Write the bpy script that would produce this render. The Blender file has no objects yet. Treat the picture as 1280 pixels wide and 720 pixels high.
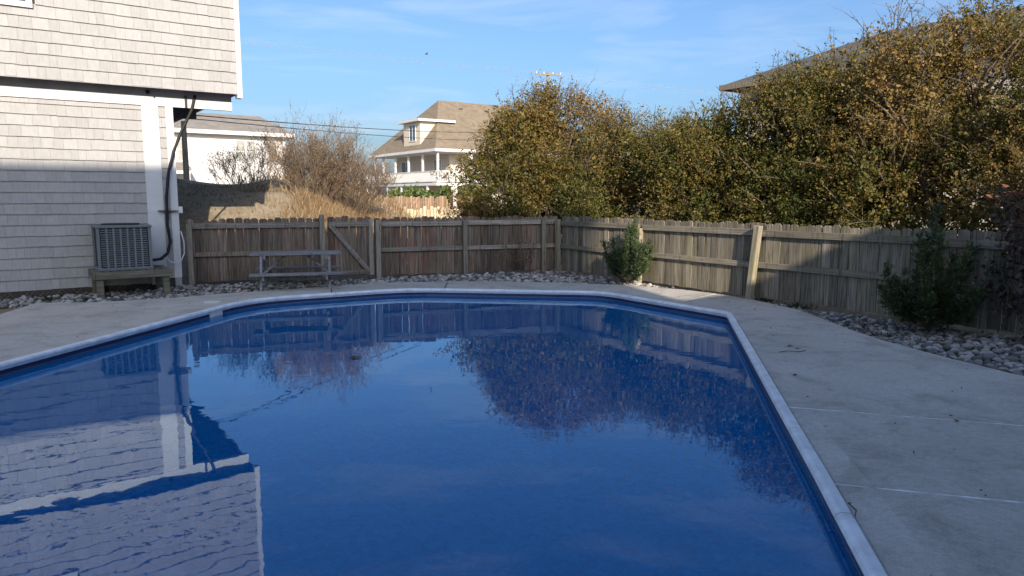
import bpy, bmesh, math, random
import numpy as np
from mathutils import Vector, Matrix

# ------------------------------------------------------------------ camera, sky, sun, exposure
S = bpy.context.scene
COL = S.collection
R = math.radians
cam_d = bpy.data.cameras.new('camera')
cam = bpy.data.objects.new('camera', cam_d)
COL.objects.link(cam)
cam_d.sensor_width = 36
cam_d.lens = 36 * 900 / 1280
cam_d.clip_end = 4000
cam.location = (0, 0, 1.6)
cam.rotation_euler = (R(90 - 7.156), 0, 0)
S.camera = cam

SUN_EL = R(24)
LH = Vector((-.259, .966, 0)).normalized()          # way the light travels over the ground
w = bpy.data.worlds.new('World')
S.world = w
w.use_nodes = True
nt = w.node_tree
bgn = nt.nodes['Background']
sky = nt.nodes.new('ShaderNodeTexSky')
sky.sky_type = 'NISHITA'
sky.sun_disc = False
sky.sun_elevation = SUN_EL
sky.sun_rotation = math.atan2(-LH.x, -LH.y)
sky.air_density = 1.0
sky.dust_density = 3.4
sky.ozone_density = 6.0
# thin even cirrus over the whole dome
tc = nt.nodes.new('ShaderNodeTexCoord')
mp = nt.nodes.new('ShaderNodeMapping')
mp.inputs['Scale'].default_value = (2.2, 2.2, 13)
mp.inputs['Rotation'].default_value = (R(4), R(-3), 0)
nz = nt.nodes.new('ShaderNodeTexNoise')
nz.inputs['Scale'].default_value = 1.7
nz.inputs['Detail'].default_value = 7
nz.inputs['Roughness'].default_value = .58
nz.inputs['Distortion'].default_value = .5
cr = nt.nodes.new('ShaderNodeValToRGB')
cr.color_ramp.elements[0].position = .49
cr.color_ramp.elements[0].color = (0, 0, 0, 1)
cr.color_ramp.elements[1].position = .78
cr.color_ramp.elements[1].color = (.26, .26, .26, 1)
mx = nt.nodes.new('ShaderNodeMix')
mx.data_type = 'RGBA'
nt.links.new(tc.outputs['Generated'], mp.inputs[0])
nt.links.new(mp.outputs[0], nz.inputs['Vector'])
nt.links.new(nz.outputs[0], cr.inputs[0])
nt.links.new(cr.outputs[0], mx.inputs['Factor'])
nt.links.new(sky.outputs[0], mx.inputs['A'])
mx.inputs['B'].default_value = (5.0, 5.2, 5.4, 1)
nt.links.new(mx.outputs['Result'], bgn.inputs[0])
bgn.inputs[1].default_value = .14

sl = bpy.data.lights.new('sun', 'SUN')
sl.energy = 4.7
sl.angle = R(.53)
sl.color = (1, .885, .74)
so = bpy.data.objects.new('sun', sl)
COL.objects.link(so)
sd = Vector((LH.x * math.cos(SUN_EL), LH.y * math.cos(SUN_EL), -math.sin(SUN_EL)))
so.rotation_euler = sd.to_track_quat('-Z', 'Y').to_euler()
so.location = (6, -30, 20)

S.view_settings.view_transform = 'Standard'
S.view_settings.look = 'None'
S.view_settings.gamma = 1
S.view_settings.use_curve_mapping = False
S.view_settings.exposure = 0.62
S.render.engine = 'CYCLES'
S.render.resolution_x = 1024
S.render.resolution_y = 576
S.cycles.max_bounces = 8
S.cycles.transparent_max_bounces = 12

rnd = random.Random(7)
GRID = R(35)                                        # the houses share one street grid

# ------------------------------------------------------------------ helpers
def tag(o, label=None, cat=None, group=None, kind=None):
    if label: o['label'] = label
    if cat: o['category'] = cat
    if group: o['group'] = group
    if kind: o['kind'] = kind
    return o

def empty(name, loc, rz=0, label=None, cat=None, group=None):
    o = bpy.data.objects.new(name, None)
    o.empty_display_size = .2
    COL.objects.link(o)
    o.location = loc
    o.rotation_euler = (0, 0, rz)
    return tag(o, label, cat, group)

def link(name, me, parent=None, loc=None, rot=None, scale=None):
    o = bpy.data.objects.new(name, me)
    COL.objects.link(o)
    if parent: o.parent = parent
    if loc is not None: o.location = loc
    if rot is not None: o.rotation_euler = rot
    if scale is not None: o.scale = scale
    return o

class MB:
    def __init__(s):
        s.v = []; s.f = []
    def add(s, vs, fs):
        b = len(s.v)
        s.v += [tuple(p) for p in vs]
        s.f += [tuple(b + i for i in f) for f in fs]
        return s
    def box(s, x0, x1, y0, y1, z0, z1):
        return s.add([(x0,y0,z0),(x1,y0,z0),(x1,y1,z0),(x0,y1,z0),(x0,y0,z1),(x1,y0,z1),(x1,y1,z1),(x0,y1,z1)],
                     [(0,3,2,1),(4,5,6,7),(0,1,5,4),(1,2,6,5),(2,3,7,6),(3,0,4,7)])
    def bar(s, a, b, wd, ht, up=(0,0,1)):
        a = Vector(a); b = Vector(b); d = (b-a).normalized(); up = Vector(up)
        if abs(d.dot(up)) > .99: up = Vector((0,1,0))
        x = d.cross(up).normalized() * wd/2; u = x.cross(d).normalized() * ht/2
        vs = [a-x-u, a+x-u, a+x+u, a-x+u, b-x-u, b+x-u, b+x+u, b-x+u]
        return s.add(vs, [(0,3,2,1),(4,5,6,7),(0,1,5,4),(1,2,6,5),(2,3,7,6),(3,0,4,7)])
    def tube(s, pts, rad, n=6, cap=True):
        pts = [Vector(p) for p in pts]
        if not hasattr(rad, '__len__'): rad = [rad]*len(pts)
        base = len(s.v)
        px_ = None
        for i, p in enumerate(pts):
            t = (pts[min(i+1,len(pts)-1)] - pts[max(i-1,0)]).normalized()
            if px_ is None:
                px_ = t.orthogonal().normalized()
            else:
                px_ = (px_ - t*px_.dot(t)).normalized()
            q = t.cross(px_)
            for k in range(n):
                a = 2*math.pi*k/n
                s.v.append(tuple(p + (px_*math.cos(a) + q*math.sin(a))*rad[i]))
        for i in range(len(pts)-1):
            for k in range(n):
                a = base+i*n+k; b = base+i*n+(k+1)%n
                s.f.append((a, b, b+n, a+n))
        if cap:
            s.f.append(tuple(base+k for k in range(n))[::-1])
            s.f.append(tuple(base+(len(pts)-1)*n+k for k in range(n)))
        return s
    def prism(s, poly, z0, z1):
        n = len(poly)
        vs = [(x,y,z0) for x,y in poly] + [(x,y,z1) for x,y in poly]
        fs = [tuple(range(n))[::-1], tuple(range(n,2*n))]
        fs += [(i,(i+1)%n,n+(i+1)%n,n+i) for i in range(n)]
        return s.add(vs, fs)
    def mesh(s, name, mat=None, smooth=False, bevel=0):
        me = bpy.data.meshes.new(name)
        me.from_pydata(s.v, [], s.f)
        if bevel:
            bm = bmesh.new(); bm.from_mesh(me)
            bmesh.ops.bevel(bm, geom=bm.edges[:], offset=bevel, segments=1, affect='EDGES')
            bm.to_mesh(me); bm.free()
        if mat: me.materials.append(mat)
        if smooth:
            me.polygons.foreach_set('use_smooth', [True]*len(me.polygons))
        me.update()
        return me
    def build(s, name, mat, parent=None, smooth=False, bevel=0, **kw):
        return link(name, s.mesh(name, mat, smooth, bevel), parent, **kw)

def box(name, mat, parent, x0,x1,y0,y1,z0,z1, bevel=0):
    return MB().box(x0,x1,y0,y1,z0,z1).build(name, mat, parent, bevel=bevel)

# ------------------------------------------------------------------ materials
class NT:
    def __init__(s, name):
        s.m = bpy.data.materials.new(name); s.m.use_nodes = True
        s.t = s.m.node_tree; s.b = s.t.nodes['Principled BSDF']; s.out = s.t.nodes['Material Output']
    def n(s, typ, **kw):
        x = s.t.nodes.new(typ)
        for k, v in kw.items():
            if k in x.inputs: x.inputs[k].default_value = v
            else: setattr(x, k, v)
        return x
    def l(s, a, b): s.t.links.new(a, b)
    def coord(s, scale=(1,1,1), kind='Object', rand=True):
        c = s.n('ShaderNodeTexCoord'); m = s.n('ShaderNodeMapping'); m.inputs['Scale'].default_value = scale
        s.l(c.outputs[kind], m.inputs[0])
        if rand:
            oi = s.n('ShaderNodeObjectInfo'); mu = s.n('ShaderNodeMath', operation='MULTIPLY'); mu.inputs[1].default_value = 37
            s.l(oi.outputs['Random'], mu.inputs[0]); s.l(mu.outputs[0], m.inputs['Location'])
        return m.outputs[0]
    def noise(s, vec, scale, detail=4, rough=.55, dist=0):
        x = s.n('ShaderNodeTexNoise', Scale=scale, Detail=detail, Roughness=rough, Distortion=dist)
        s.l(vec, x.inputs['Vector']); return x.outputs[0]
    def ramp(s, fac, stops):
        x = s.n('ShaderNodeValToRGB'); e = x.color_ramp.elements
        while len(e) < len(stops): e.new(.5)
        for el, (p, c) in zip(e, stops):
            el.position = p; el.color = (*c, 1) if len(c) == 3 else c
        s.l(fac, x.inputs[0]); return x.outputs[0]
    def mix(s, fac, a, b, mode='MIX'):
        x = s.n('ShaderNodeMix', data_type='RGBA', blend_type=mode)
        for v, k in ((fac,'Factor'), (a,'A'), (b,'B')):
            if hasattr(v, 'node'): s.l(v, x.inputs[k])
            else: x.inputs[k].default_value = v if not isinstance(v, tuple) else ((*v,1) if len(v)==3 else v)
        return x.outputs['Result']
    def val(s, fac, lo, hi, a=0., b=1.):
        x = s.n('ShaderNodeMapRange'); s.l(fac, x.inputs[0])
        for i, q in zip((1,2,3,4), (a,b,lo,hi)): x.inputs[i].default_value = q
        return x.outputs[0]
    def bump(s, h, strength, dist=.01):
        x = s.n('ShaderNodeBump', Strength=strength, Distance=dist); s.l(h, x.inputs['Height'])
        s.l(x.outputs[0], s.b.inputs['Normal']); return x
    def rand(s): return s.n('ShaderNodeObjectInfo').outputs['Random']
    def attr(s, name): return s.n('ShaderNodeAttribute', attribute_name=name).outputs['Fac']

def simple(name, c, rough=.7, var=.25, scale=6, bump=.15, metal=0, perobj=0., spec=.3):
    t = NT(name)
    v = t.coord()
    n = t.noise(v, scale, 6, .6)
    col = t.ramp(n, [(.3, tuple(x*(1-var) for x in c)), (.7, tuple(min(1,x*(1+var*.6)) for x in c))])
    if perobj:
        k = t.val(t.rand(), 1-perobj, 1+perobj)
        hsv = t.n('ShaderNodeHueSaturation'); t.l(k, hsv.inputs['Value']); t.l(col, hsv.inputs['Color']); col = hsv.outputs[0]
    t.l(col, t.b.inputs['Base Color'])
    t.b.inputs['Roughness'].default_value = rough
    t.b.inputs['Metallic'].default_value = metal
    t.b.inputs['Specular IOR Level'].default_value = spec
    if bump:
        t.bump(t.noise(v, scale*6, 5), bump, .01)
    return t.m

def wood(name, stops, moss=None, moss_amt=.5, axis=2, per=.3, red=None):
    """weathered board: grain along one axis, tone per board, moss in patches"""
    t = NT(name)
    sc = [26, 26, 26]; sc[axis] = 1.1
    v = t.coord(tuple(sc))
    g = t.noise(v, 1.6, 6, .65, .4)
    col = t.ramp(g, stops)
    v2 = t.coord((3,3,1.4))
    if red:
        rr = t.ramp(t.noise(v2, .8, 3), [(.48,(0,0,0)),(.68,(.75,.75,.75))])
        col = t.mix(rr, col, t.mix(.5, col, red))
    if moss:
        mm = t.ramp(t.noise(v2, 1.5, 4), [(.5,(0,0,0)),(.72,(moss_amt,)*3)])
        col = t.mix(mm, col, moss)
    hsv = t.n('ShaderNodeHueSaturation'); t.l(t.val(t.rand(), 1-per, 1+per), hsv.inputs['Value']); t.l(col, hsv.inputs['Color'])
    st = t.ramp(t.noise(t.coord((40,40,2.2)), 1.0, 3), [(.22,(.28,.27,.26)),(.44,(1,1,1))])
    col = t.mix(1.0, hsv.outputs[0], st, 'MULTIPLY')
    t.l(col, t.b.inputs['Base Color'])
    t.b.inputs['Roughness'].default_value = .88
    t.b.inputs['Specular IOR Level'].default_value = .2
    t.bump(g, .5, .006)
    return t.m

def leafmat(name, stops, trans=.3, rough=.55, gloss=.06):
    t = NT(name)
    col = t.ramp(t.attr('tone'), stops)
    df = t.n('ShaderNodeBsdfDiffuse'); tr = t.n('ShaderNodeBsdfTranslucent'); gl = t.n('ShaderNodeBsdfGlossy', Roughness=rough)
    m1 = t.n('ShaderNodeMixShader', Fac=trans); m2 = t.n('ShaderNodeMixShader', Fac=gloss)
    t.l(col, df.inputs[0]); t.l(col, tr.inputs[0])
    t.l(df.outputs[0], m1.inputs[1]); t.l(tr.outputs[0], m1.inputs[2])
    t.l(m1.outputs[0], m2.inputs[1]); t.l(gl.outputs[0], m2.inputs[2]); t.l(m2.outputs[0], t.out.inputs[0])
    return t.m

M = {}
M['shingle'] = None
def shingle_mat():
    t = NT('painted_shingle')
    v = t.coord((30,30,3))
    g = t.noise(v, 1.5, 5, .6)
    col = t.ramp(g, [(.25,(.335,.325,.312)),(.7,(.41,.40,.385))])
    hsv = t.n('ShaderNodeHueSaturation'); t.l(t.val(t.rand(), .92, 1.05), hsv.inputs['Value']); t.l(col, hsv.inputs['Color'])
    d = t.ramp(t.noise(t.coord((2.5,2.5,2.5), rand=False), 1.5, 4), [(.35,(.9,.9,.9)),(.65,(1,1,1))])
    t.l(t.mix(1., hsv.outputs[0], d, 'MULTIPLY'), t.b.inputs['Base Color'])
    t.b.inputs['Roughness'].default_value = .75
    t.b.inputs['Specular IOR Level'].default_value = .25
    t.bump(g, .35, .004)
    return t.m
M['shingle'] = shingle_mat()
M['white'] = simple('white_trim_paint', (.60,.60,.59), .5, .08, 3, .05)
M['beam'] = simple('grey_beam_paint', (.33,.31,.29), .8, .2, 4, .2)
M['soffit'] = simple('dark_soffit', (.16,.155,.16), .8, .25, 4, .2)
M['backing'] = simple('dark_backing', (.06,.055,.05), .9, .3, 4, .1)
M['lattice'] = wood('dark_lattice_wood', [(.3,(.07,.055,.045)),(.7,(.14,.115,.095))])
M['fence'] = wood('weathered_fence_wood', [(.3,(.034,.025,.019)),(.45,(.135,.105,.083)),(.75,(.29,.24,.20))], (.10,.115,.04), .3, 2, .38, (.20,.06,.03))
M['fence_r'] = wood('mossy_fence_wood', [(.3,(.048,.040,.030)),(.46,(.20,.172,.130)),(.75,(.36,.318,.25))], (.17,.165,.06), .45, 2, .34)
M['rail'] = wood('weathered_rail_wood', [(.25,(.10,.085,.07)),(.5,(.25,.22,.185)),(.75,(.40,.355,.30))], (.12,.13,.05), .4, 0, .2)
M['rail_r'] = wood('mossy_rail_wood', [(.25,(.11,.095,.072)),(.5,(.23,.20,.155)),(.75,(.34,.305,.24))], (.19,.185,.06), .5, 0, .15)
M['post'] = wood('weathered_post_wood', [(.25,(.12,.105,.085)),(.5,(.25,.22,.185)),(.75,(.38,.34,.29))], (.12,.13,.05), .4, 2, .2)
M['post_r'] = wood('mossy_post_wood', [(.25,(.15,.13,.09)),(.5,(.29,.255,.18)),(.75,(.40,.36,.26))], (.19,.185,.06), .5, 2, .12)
M['table'] = wood('grey_table_wood', [(.25,(.13,.125,.125)),(.5,(.24,.235,.235)),(.75,(.36,.35,.345))], (.09,.10,.05), .25, 0, .15)
M['bench'] = wood('mossy_platform_wood', [(.25,(.075,.068,.05)),(.5,(.16,.148,.11)),(.75,(.26,.24,.18))], (.09,.10,.04), .5, 0, .15)
M['ac'] = simple('grey_green_metal', (.17,.185,.19), .5, .12, 8, .05, .15)
M['ac_dark'] = simple('dark_grille_gap', (.03,.03,.032), .7, .2, 8, 0)
M['black'] = simple('black_rubber', (.018,.018,.018), .6, .3, 20, .2)
M['cord'] = simple('pale_cord', (.6,.6,.62), .6, .1, 10, 0)
M['sealant'] = simple('pale_joint_sealant', (.74,.74,.73), .6, .5, 7, .1)
M['coping'] = simple('white_coping', (.76,.80,.84), .4, .22, 7, .15)
M['pvc'] = simple('white_plastic', (.72,.72,.68), .4, .1, 9, .05)
M['roof_tan'] = simple('tan_roof_shingles', (.215,.17,.12), .9, .25, 2.2, .4)
M['roof_grey'] = simple('grey_roof_shingles', (.25,.225,.195), .9, .25, 2.2, .4)
M['roof_dark'] = simple('weathered_roof_shingles', (.10,.10,.092), .9, .3, 2.2, .4)
M['cream'] = simple('cream_siding', (.60,.53,.42), .8, .08, 2, .1)
M['tan'] = simple('tan_siding', (.54,.48,.41), .8, .08, 2, .1)
M['housewhite'] = simple('white_siding', (.60,.59,.57), .7, .06, 2, .1)
M['pole'] = wood('utility_pole_wood', [(.25,(.11,.095,.075)),(.5,(.19,.165,.125)),(.75,(.26,.225,.17))])
M['insul'] = simple('ceramic_insulator', (.5,.5,.52), .3, .1, 9, 0)
M['wire'] = simple('dark_wire', (.035,.035,.035), .6, .2, 9, 0)
M['wire_pale'] = simple('aluminium_wire', (.45,.46,.48), .4, .1, 9, 0, .5)
M['bark'] = simple('grey_brown_bark', (.13,.10,.075), .9, .35, 14, .4)
M['twig'] = simple('grey_brown_twigs', (.23,.17,.115), .9, .3, 8, 0)
M['twig_lit_tone'] = simple('lit_tone_twigs', (.34,.27,.20), .9, .3, 8, 0)  # twig colour lightened in place of sunlight missing on the dune shrub
M['twig_red'] = simple('brown_twigs', (.13,.085,.06), .9, .3, 8, 0)
M['bird'] = simple('dark_feathers', (.03,.03,.03), .8, .3, 9, 0)
M['paling'] = wood('pale_paling_wood', [(.25,(.27,.22,.14)),(.5,(.42,.35,.24)),(.75,(.52,.45,.32))])
M['orange_paling'] = wood('reddish_cedar_wood', [(.25,(.21,.14,.09)),(.5,(.30,.20,.13)),(.75,(.38,.27,.18))])
def glass_mat():
    t = NT('window_glass')
    t.b.inputs['Base Color'].default_value = (.05,.08,.11,1)
    t.b.inputs['Roughness'].default_value = .06
    t.b.inputs['Specular IOR Level'].default_value = .9
    t.bump(t.noise(t.coord((1,1,1)), 1.2, 2), .04, .02)
    return t.m
M['glass'] = glass_mat()
M['sky_pane'] = simple('sky_toned_pane', (.34,.33,.30), .3, .12, 5, 0, spec=.6)  # pale pane colour stands in for sky reflected in the glass

def concrete_mat(name, a, b):
    t = NT(name)
    v = t.coord(rand=False)
    vr = t.coord()
    big = t.noise(vr, .7, 6, .6)
    col = t.ramp(big, [(.3,a),(.7,b)])
    fine = t.ramp(t.noise(v, 75, 4, .8), [(.3,(.74,.74,.74)),(.7,(1.12,1.12,1.12))])
    col = t.mix(1., col, fine, 'MULTIPLY')
    st = t.ramp(t.noise(v, 2.1, 8, .68, .6), [(.36,(.70,.69,.67)),(.52,(1,1,1))])
    col = t.mix(.8, col, st, 'MULTIPLY')
    md = t.ramp(t.noise(v, 19, 5, .75), [(.34,(.80,.80,.79)),(.6,(1.05,1.05,1.05))])
    col = t.mix(.8, col, md, 'MULTIPLY')
    # brushed broom streaks
    sp = t.ramp(t.noise(t.coord((9,95,9), rand=False), 1, 2), [(.3,(.93,.93,.93)),(.7,(1.04,1.04,1.04))])
    col = t.mix(.7, col, sp, 'MULTIPLY')
    hsv = t.n('ShaderNodeHueSaturation'); t.l(t.val(t.rand(), .95, 1.05), hsv.inputs['Value']); t.l(col, hsv.inputs['Color'])
    t.l(hsv.outputs[0], t.b.inputs['Base Color'])
    t.b.inputs['Roughness'].default_value = .85
    t.b.inputs['Specular IOR Level'].default_value = .25
    t.bump(t.noise(v, 90, 4, .7), .35, .004)
    return t.m
M['concrete'] = concrete_mat('broomed_concrete', (.48,.447,.40), (.60,.565,.51))
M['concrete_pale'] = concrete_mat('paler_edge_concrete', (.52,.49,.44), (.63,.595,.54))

def ground_mat():
    t = NT('sandy_ground')
    v = t.coord(rand=False)
    a = t.ramp(t.noise(v, .6, 8, .6), [(.3,(.21,.165,.115)),(.55,(.31,.255,.18)),(.75,(.40,.34,.25))])
    b = t.ramp(t.noise(v, 9, 6, .7), [(.35,(.62,.6,.56)),(.65,(1.1,1.1,1.1))])
    t.l(t.mix(.8, a, b, 'MULTIPLY'), t.b.inputs['Base Color'])
    t.b.inputs['Roughness'].default_value = .95
    t.b.inputs['Specular IOR Level'].default_value = .1
    t.bump(t.noise(v, 14, 6, .7), .7, .05)
    return t.m
M['ground'] = ground_mat()

def stone_mat(attr):
    t = NT('river_stone' + ('_bed' if attr else ''))
    f = t.attr('tone') if attr else t.rand()
    col = t.ramp(f, [(0,(.07,.066,.06)),(.3,(.19,.18,.165)),(.6,(.33,.315,.29)),(.88,(.50,.48,.45)),(1,(.36,.29,.21))])
    n = t.ramp(t.noise(t.coord(), 14, 5, .6), [(.3,(.72,.72,.72)),(.7,(1.1,1.1,1.1))])
    t.l(t.mix(1., col, n, 'MULTIPLY'), t.b.inputs['Base Color'])
    t.b.inputs['Roughness'].default_value = .8
    t.bump(t.noise(t.coord(), 60, 4), .3, .004)
    return t.m
M['stone'] = stone_mat(False)
M['stone_bed'] = stone_mat(True)

def liner_mat():
    t = NT('blue_vinyl_liner')
    v = t.coord(rand=False)
    n1 = t.noise(v, 9, 4, .6, .8)
    deep = t.ramp(n1, [(.35,(.010,.15,.56)),(.52,(.018,.22,.72)),(.68,(.05,.32,.85))])
    band = t.ramp(t.noise(v, 20, 3), [(.35,(.010,.022,.085)),(.65,(.016,.036,.125))])
    sx = t.n('ShaderNodeSeparateXYZ'); t.l(v, sx.inputs[0])
    m = t.val(sx.outputs[2], 0, 1, -.34, -.30)
    wv_ = t.n('ShaderNodeMath', operation='MULTIPLY_ADD'); wv_.inputs[1].default_value = .022
    t.l(t.noise(v, 5, 5, .65), wv_.inputs[0]); t.l(sx.outputs[2], wv_.inputs[2])
    sc_ = t.ramp(t.val(wv_.outputs[0], 0, 1, 1.485, 1.535), [(.0,(0,0,0)),(.35,(.5,.5,.5)),(.55,(.42,.42,.42)),(.8,(0,0,0))])
    t.l(t.mix(sc_, band, (.22,.25,.29)), t.b.inputs['Base Color'])
    t.b.inputs['Roughness'].default_value = .35
    t.b.inputs['Specular IOR Level'].default_value = .4
    return t.m
M['liner'] = liner_mat()

def water_mat():
    t = NT('pool_water')
    v = t.coord((1,1,1), rand=False)
    a = t.noise(v, 2.4, 3, .5, .5)
    b = t.noise(v, 9, 3, .5)
    add = t.n('ShaderNodeMath', operation='MULTIPLY_ADD'); add.inputs[1].default_value = .07
    t.l(b, add.inputs[0]); t.l(a, add.inputs[2])
    cal = t.val(t.noise(t.coord((.35,.9,1), rand=False), .8, 3), .12, 1.0, .38, .66)
    mu = t.n('ShaderNodeMath', operation='MULTIPLY'); t.l(add.outputs[0], mu.inputs[0]); t.l(cal, mu.inputs[1])
    bp = t.n('ShaderNodeBump', Strength=.5, Distance=.0055); t.l(mu.outputs[0], bp.inputs['Height'])
    fr = t.n('ShaderNodeFresnel', IOR=1.46); t.l(bp.outputs[0], fr.inputs['Normal'])
    gl = t.n('ShaderNodeBsdfGlossy', Roughness=.012); t.l(bp.outputs[0], gl.inputs['Normal'])
    gl.inputs['Color'].default_value = (.80,.93,1,1)
    tr = t.n('ShaderNodeBsdfTransparent'); tr.inputs[0].default_value = (.72,.9,.99,1)
    # light scattered back by the body of the water
    df = t.n('ShaderNodeBsdfDiffuse')
    t.l(t.ramp(t.noise(v, 22, 5, .7, 1.0), [(.34,(.0,.115,.34)),(.5,(.0,.15,.43)),(.66,(.002,.195,.52))]), df.inputs[0])
    body = t.n('ShaderNodeMixShader', Fac=.72); t.l(tr.outputs[0], body.inputs[1]); t.l(df.outputs[0], body.inputs[2])
    mx = t.n('ShaderNodeMixShader')
    t.l(fr.outputs[0], mx.inputs[0]); t.l(body.outputs[0], mx.inputs[1]); t.l(gl.outputs[0], mx.inputs[2])
    t.l(mx.outputs[0], t.out.inputs[0])
    return t.m
M['water'] = water_mat()

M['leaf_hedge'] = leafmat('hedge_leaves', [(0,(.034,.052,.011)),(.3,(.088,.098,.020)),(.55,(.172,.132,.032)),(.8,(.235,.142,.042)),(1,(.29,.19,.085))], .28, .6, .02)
M['leaf_red'] = leafmat('reddish_leaves', [(0,(.05,.035,.016)),(.45,(.13,.07,.03)),(.75,(.22,.085,.035)),(1,(.30,.15,.07))])
M['leaf_dark'] = leafmat('dark_reddish_leaves', [(0,(.022,.018,.012)),(.5,(.06,.035,.022)),(1,(.12,.065,.035))])
M['leaf_juniper'] = leafmat('cedar_needles', [(0,(.014,.030,.010)),(.5,(.038,.068,.020)),(.85,(.08,.115,.030)),(1,(.14,.15,.045))], .2)
M['leaf_green'] = leafmat('glossy_green_leaves', [(0,(.04,.07,.015)),(.5,(.10,.15,.03)),(1,(.20,.25,.07))])
M['leaf_buds'] = leafmat('dry_buds', [(0,(.16,.09,.05)),(.5,(.28,.18,.10)),(1,(.42,.31,.20))])
M['grass'] = leafmat('dry_golden_grass', [(0,(.15,.09,.042)),(.5,(.30,.195,.095)),(1,(.45,.33,.18))], .35)
M['weed'] = leafmat('low_weeds', [(0,(.02,.035,.012)),(.5,(.055,.075,.022)),(1,(.14,.12,.05))])
M['litter'] = leafmat('dry_litter', [(0,(.05,.035,.02)),(.5,(.14,.085,.045)),(1,(.26,.18,.10))])
M['dry_leaf'] = simple('dry_leaf', (.16,.10,.05), .8, .3, 30, .2)

# ------------------------------------------------------------------ pool outline and deck
POOL = [(1.30,1.75),(1.54,2.89),(1.79,4.05),(2.11,5.60),(2.60,7.95),(3.00,9.89),(1.52,12.15),(-1.86,12.60),(-4.02,11.35),(-4.23,10.7),(-4.92,6.80),(-5.58,3.10)]
def round_poly(P, spec):
    out = []
    n = len(P)
    for i, p in enumerate(P):
        r = spec.get(i, 0)
        p = Vector(p)
        if not r: out.append(p); continue
        a = (Vector(P[i-1])-p).normalized(); b = (Vector(P[(i+1)%n])-p).normalized()
        for k in range(6):
            t = k/5
            out.append((p+a*r)*(1-t)**2 + p*2*t*(1-t) + (p+b*r)*t*t)
    return out
POOLR = round_poly(POOL, {5:.10, 6:.35, 7:.6, 8:.55, 11:.15, 0:.15})
def offset(P, d):
    """outward offset of the pool outline (counter-clockwise list)"""
    out = []; n = len(P)
    for i in range(n):
        a = (P[i]-P[i-1]).normalized(); b = (P[(i+1)%n]-P[i]).normalized()
        na = Vector((a.y,-a.x)); nb = Vector((b.y,-b.x)); m = (na+nb).normalized()
        out.append(P[i] + m*(d/max(.5, m.dot(na))))
    return out
def inside(pt, P):
    x, y = pt; c = False; n = len(P)
    for i in range(n):
        x0, y0 = P[i-1]; x1, y1 = P[i]
        if (y0 > y) != (y1 > y) and x < (x1-x0)*(y-y0)/(y1-y0)+x0: c = not c
    return c

# fence lines
FA = Vector((-6.03,13.34)); FD = Vector((.939,.344)).normalized(); FROT = math.atan2(FD.y, FD.x)
RA = Vector((1.03,15.87)); RD = Vector((.536,-.844)).normalized(); RROT = math.atan2(RD.y, RD.x)
def dist_l(x, y):
    return (x-FA.x)*(-FD.y) + (y-FA.y)*FD.x          # behind the far fence when positive
def dist_r(x, y):
    return (x-RA.x)*(-RD.y) + (y-RA.y)*RD.x          # behind the right fence when positive
def sm(t):
    t = max(0., min(1., t)); return t*t*(3-2*t)
def hz(x, y):
    z = -.06
    dl = dist_l(x, y)
    if dl > .1 and x < 3:
        fx = 1 - .97*sm((x+7.6)/6.6)
        rise = sm((dl-.1)/5.2)*(1-.72*sm((dl-9)/12))
        z += 1.92*fx*rise
        z += .35*sm((dl-3)/12)
        z += (.10*math.sin(x*1.7+y*.6)+.06*math.sin(x*3.1-y*2.3))*sm(dl/3)*sm(fx*2)
    dr = dist_r(x, y)
    if dr > 0 and x >= -1:
        z += .30*sm(dr/6)*sm((x+1)/4)
    return z

def ground():
    def ax(lo, hi, step, far):
        a = list(np.arange(lo, hi+1e-6, step)); g = step
        while a[-1] < far: g *= 1.35; a.append(a[-1]+g)
        g = step
        while a[0] > -far: g *= 1.35; a.insert(0, a[0]-g)
        return a
    X = ax(-13, 11, .3, 1800); Y = ax(-6, 27, .3, 1800)
    hole = [tuple(p) for p in offset(POOLR, .25)]
    v = [(x, y, hz(x, y)) for y in Y for x in X]
    nx = len(X); f = []
    for j in range(len(Y)-1):
        for i in range(nx-1):
            if any(inside((X[i+a], Y[j+b]), hole) for a in (0,1) for b in (0,1)) and -7 < X[i] < 5 and 0 < Y[j] < 14: continue
            f.append((j*nx+i, j*nx+i+1, (j+1)*nx+i+1, (j+1)*nx+i))
    me = bpy.data.meshes.new('ground'); me.from_pydata(v, [], f)
    me.polygons.foreach_set('use_smooth', [True]*len(f)); me.materials.append(M['ground'])
    tag(link('ground', me), kind='structure')
ground()

# deck slabs between joints: (inner chain, outer chain)
def clip(poly, p, n):
    out = []
    for i in range(len(poly)):
        a = Vector(poly[i-1]); b = Vector(poly[i]); da = (a-p).dot(n); db = (b-p).dot(n)
        if (da >= 0) != (db >= 0): out.append(a + (b-a)*(da/(da-db)))
        if db >= 0: out.append(b)
    return out
def shrink(poly, g):
    return offset([Vector(p) for p in poly], -g)
INN = offset(POOLR, .055)
def inner_between(a, b):
    """chain of the deck's pool edge from the point nearest a to the point nearest b"""
    n = len(INN)
    def near(p):
        best = None
        for i in range(n):
            s, e = INN[i], INN[(i+1)%n]; d = e-s
            t = max(0, min(1, (Vector(p)-s).dot(d)/d.length_squared)); q = s+d*t
            k = (q-Vector(p)).length
            if best is None or k < best[0]: best = (k, i, t, q)
        return best
    A = near(a); B = near(b)
    ch = [A[3]]; i = A[1]
    while i != B[1]:
        i = (i+1) % n; ch.append(INN[i])
    ch.append(B[3])
    res = [ch[0]]
    for p in ch[1:]:
        if (p-res[-1]).length > .02: res.append(p)
    return res
deck = empty('concrete_deck', (0,0,0)); tag(deck, 'pale broomed concrete deck in slabs around the swimming pool', 'deck', kind='structure')
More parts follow.
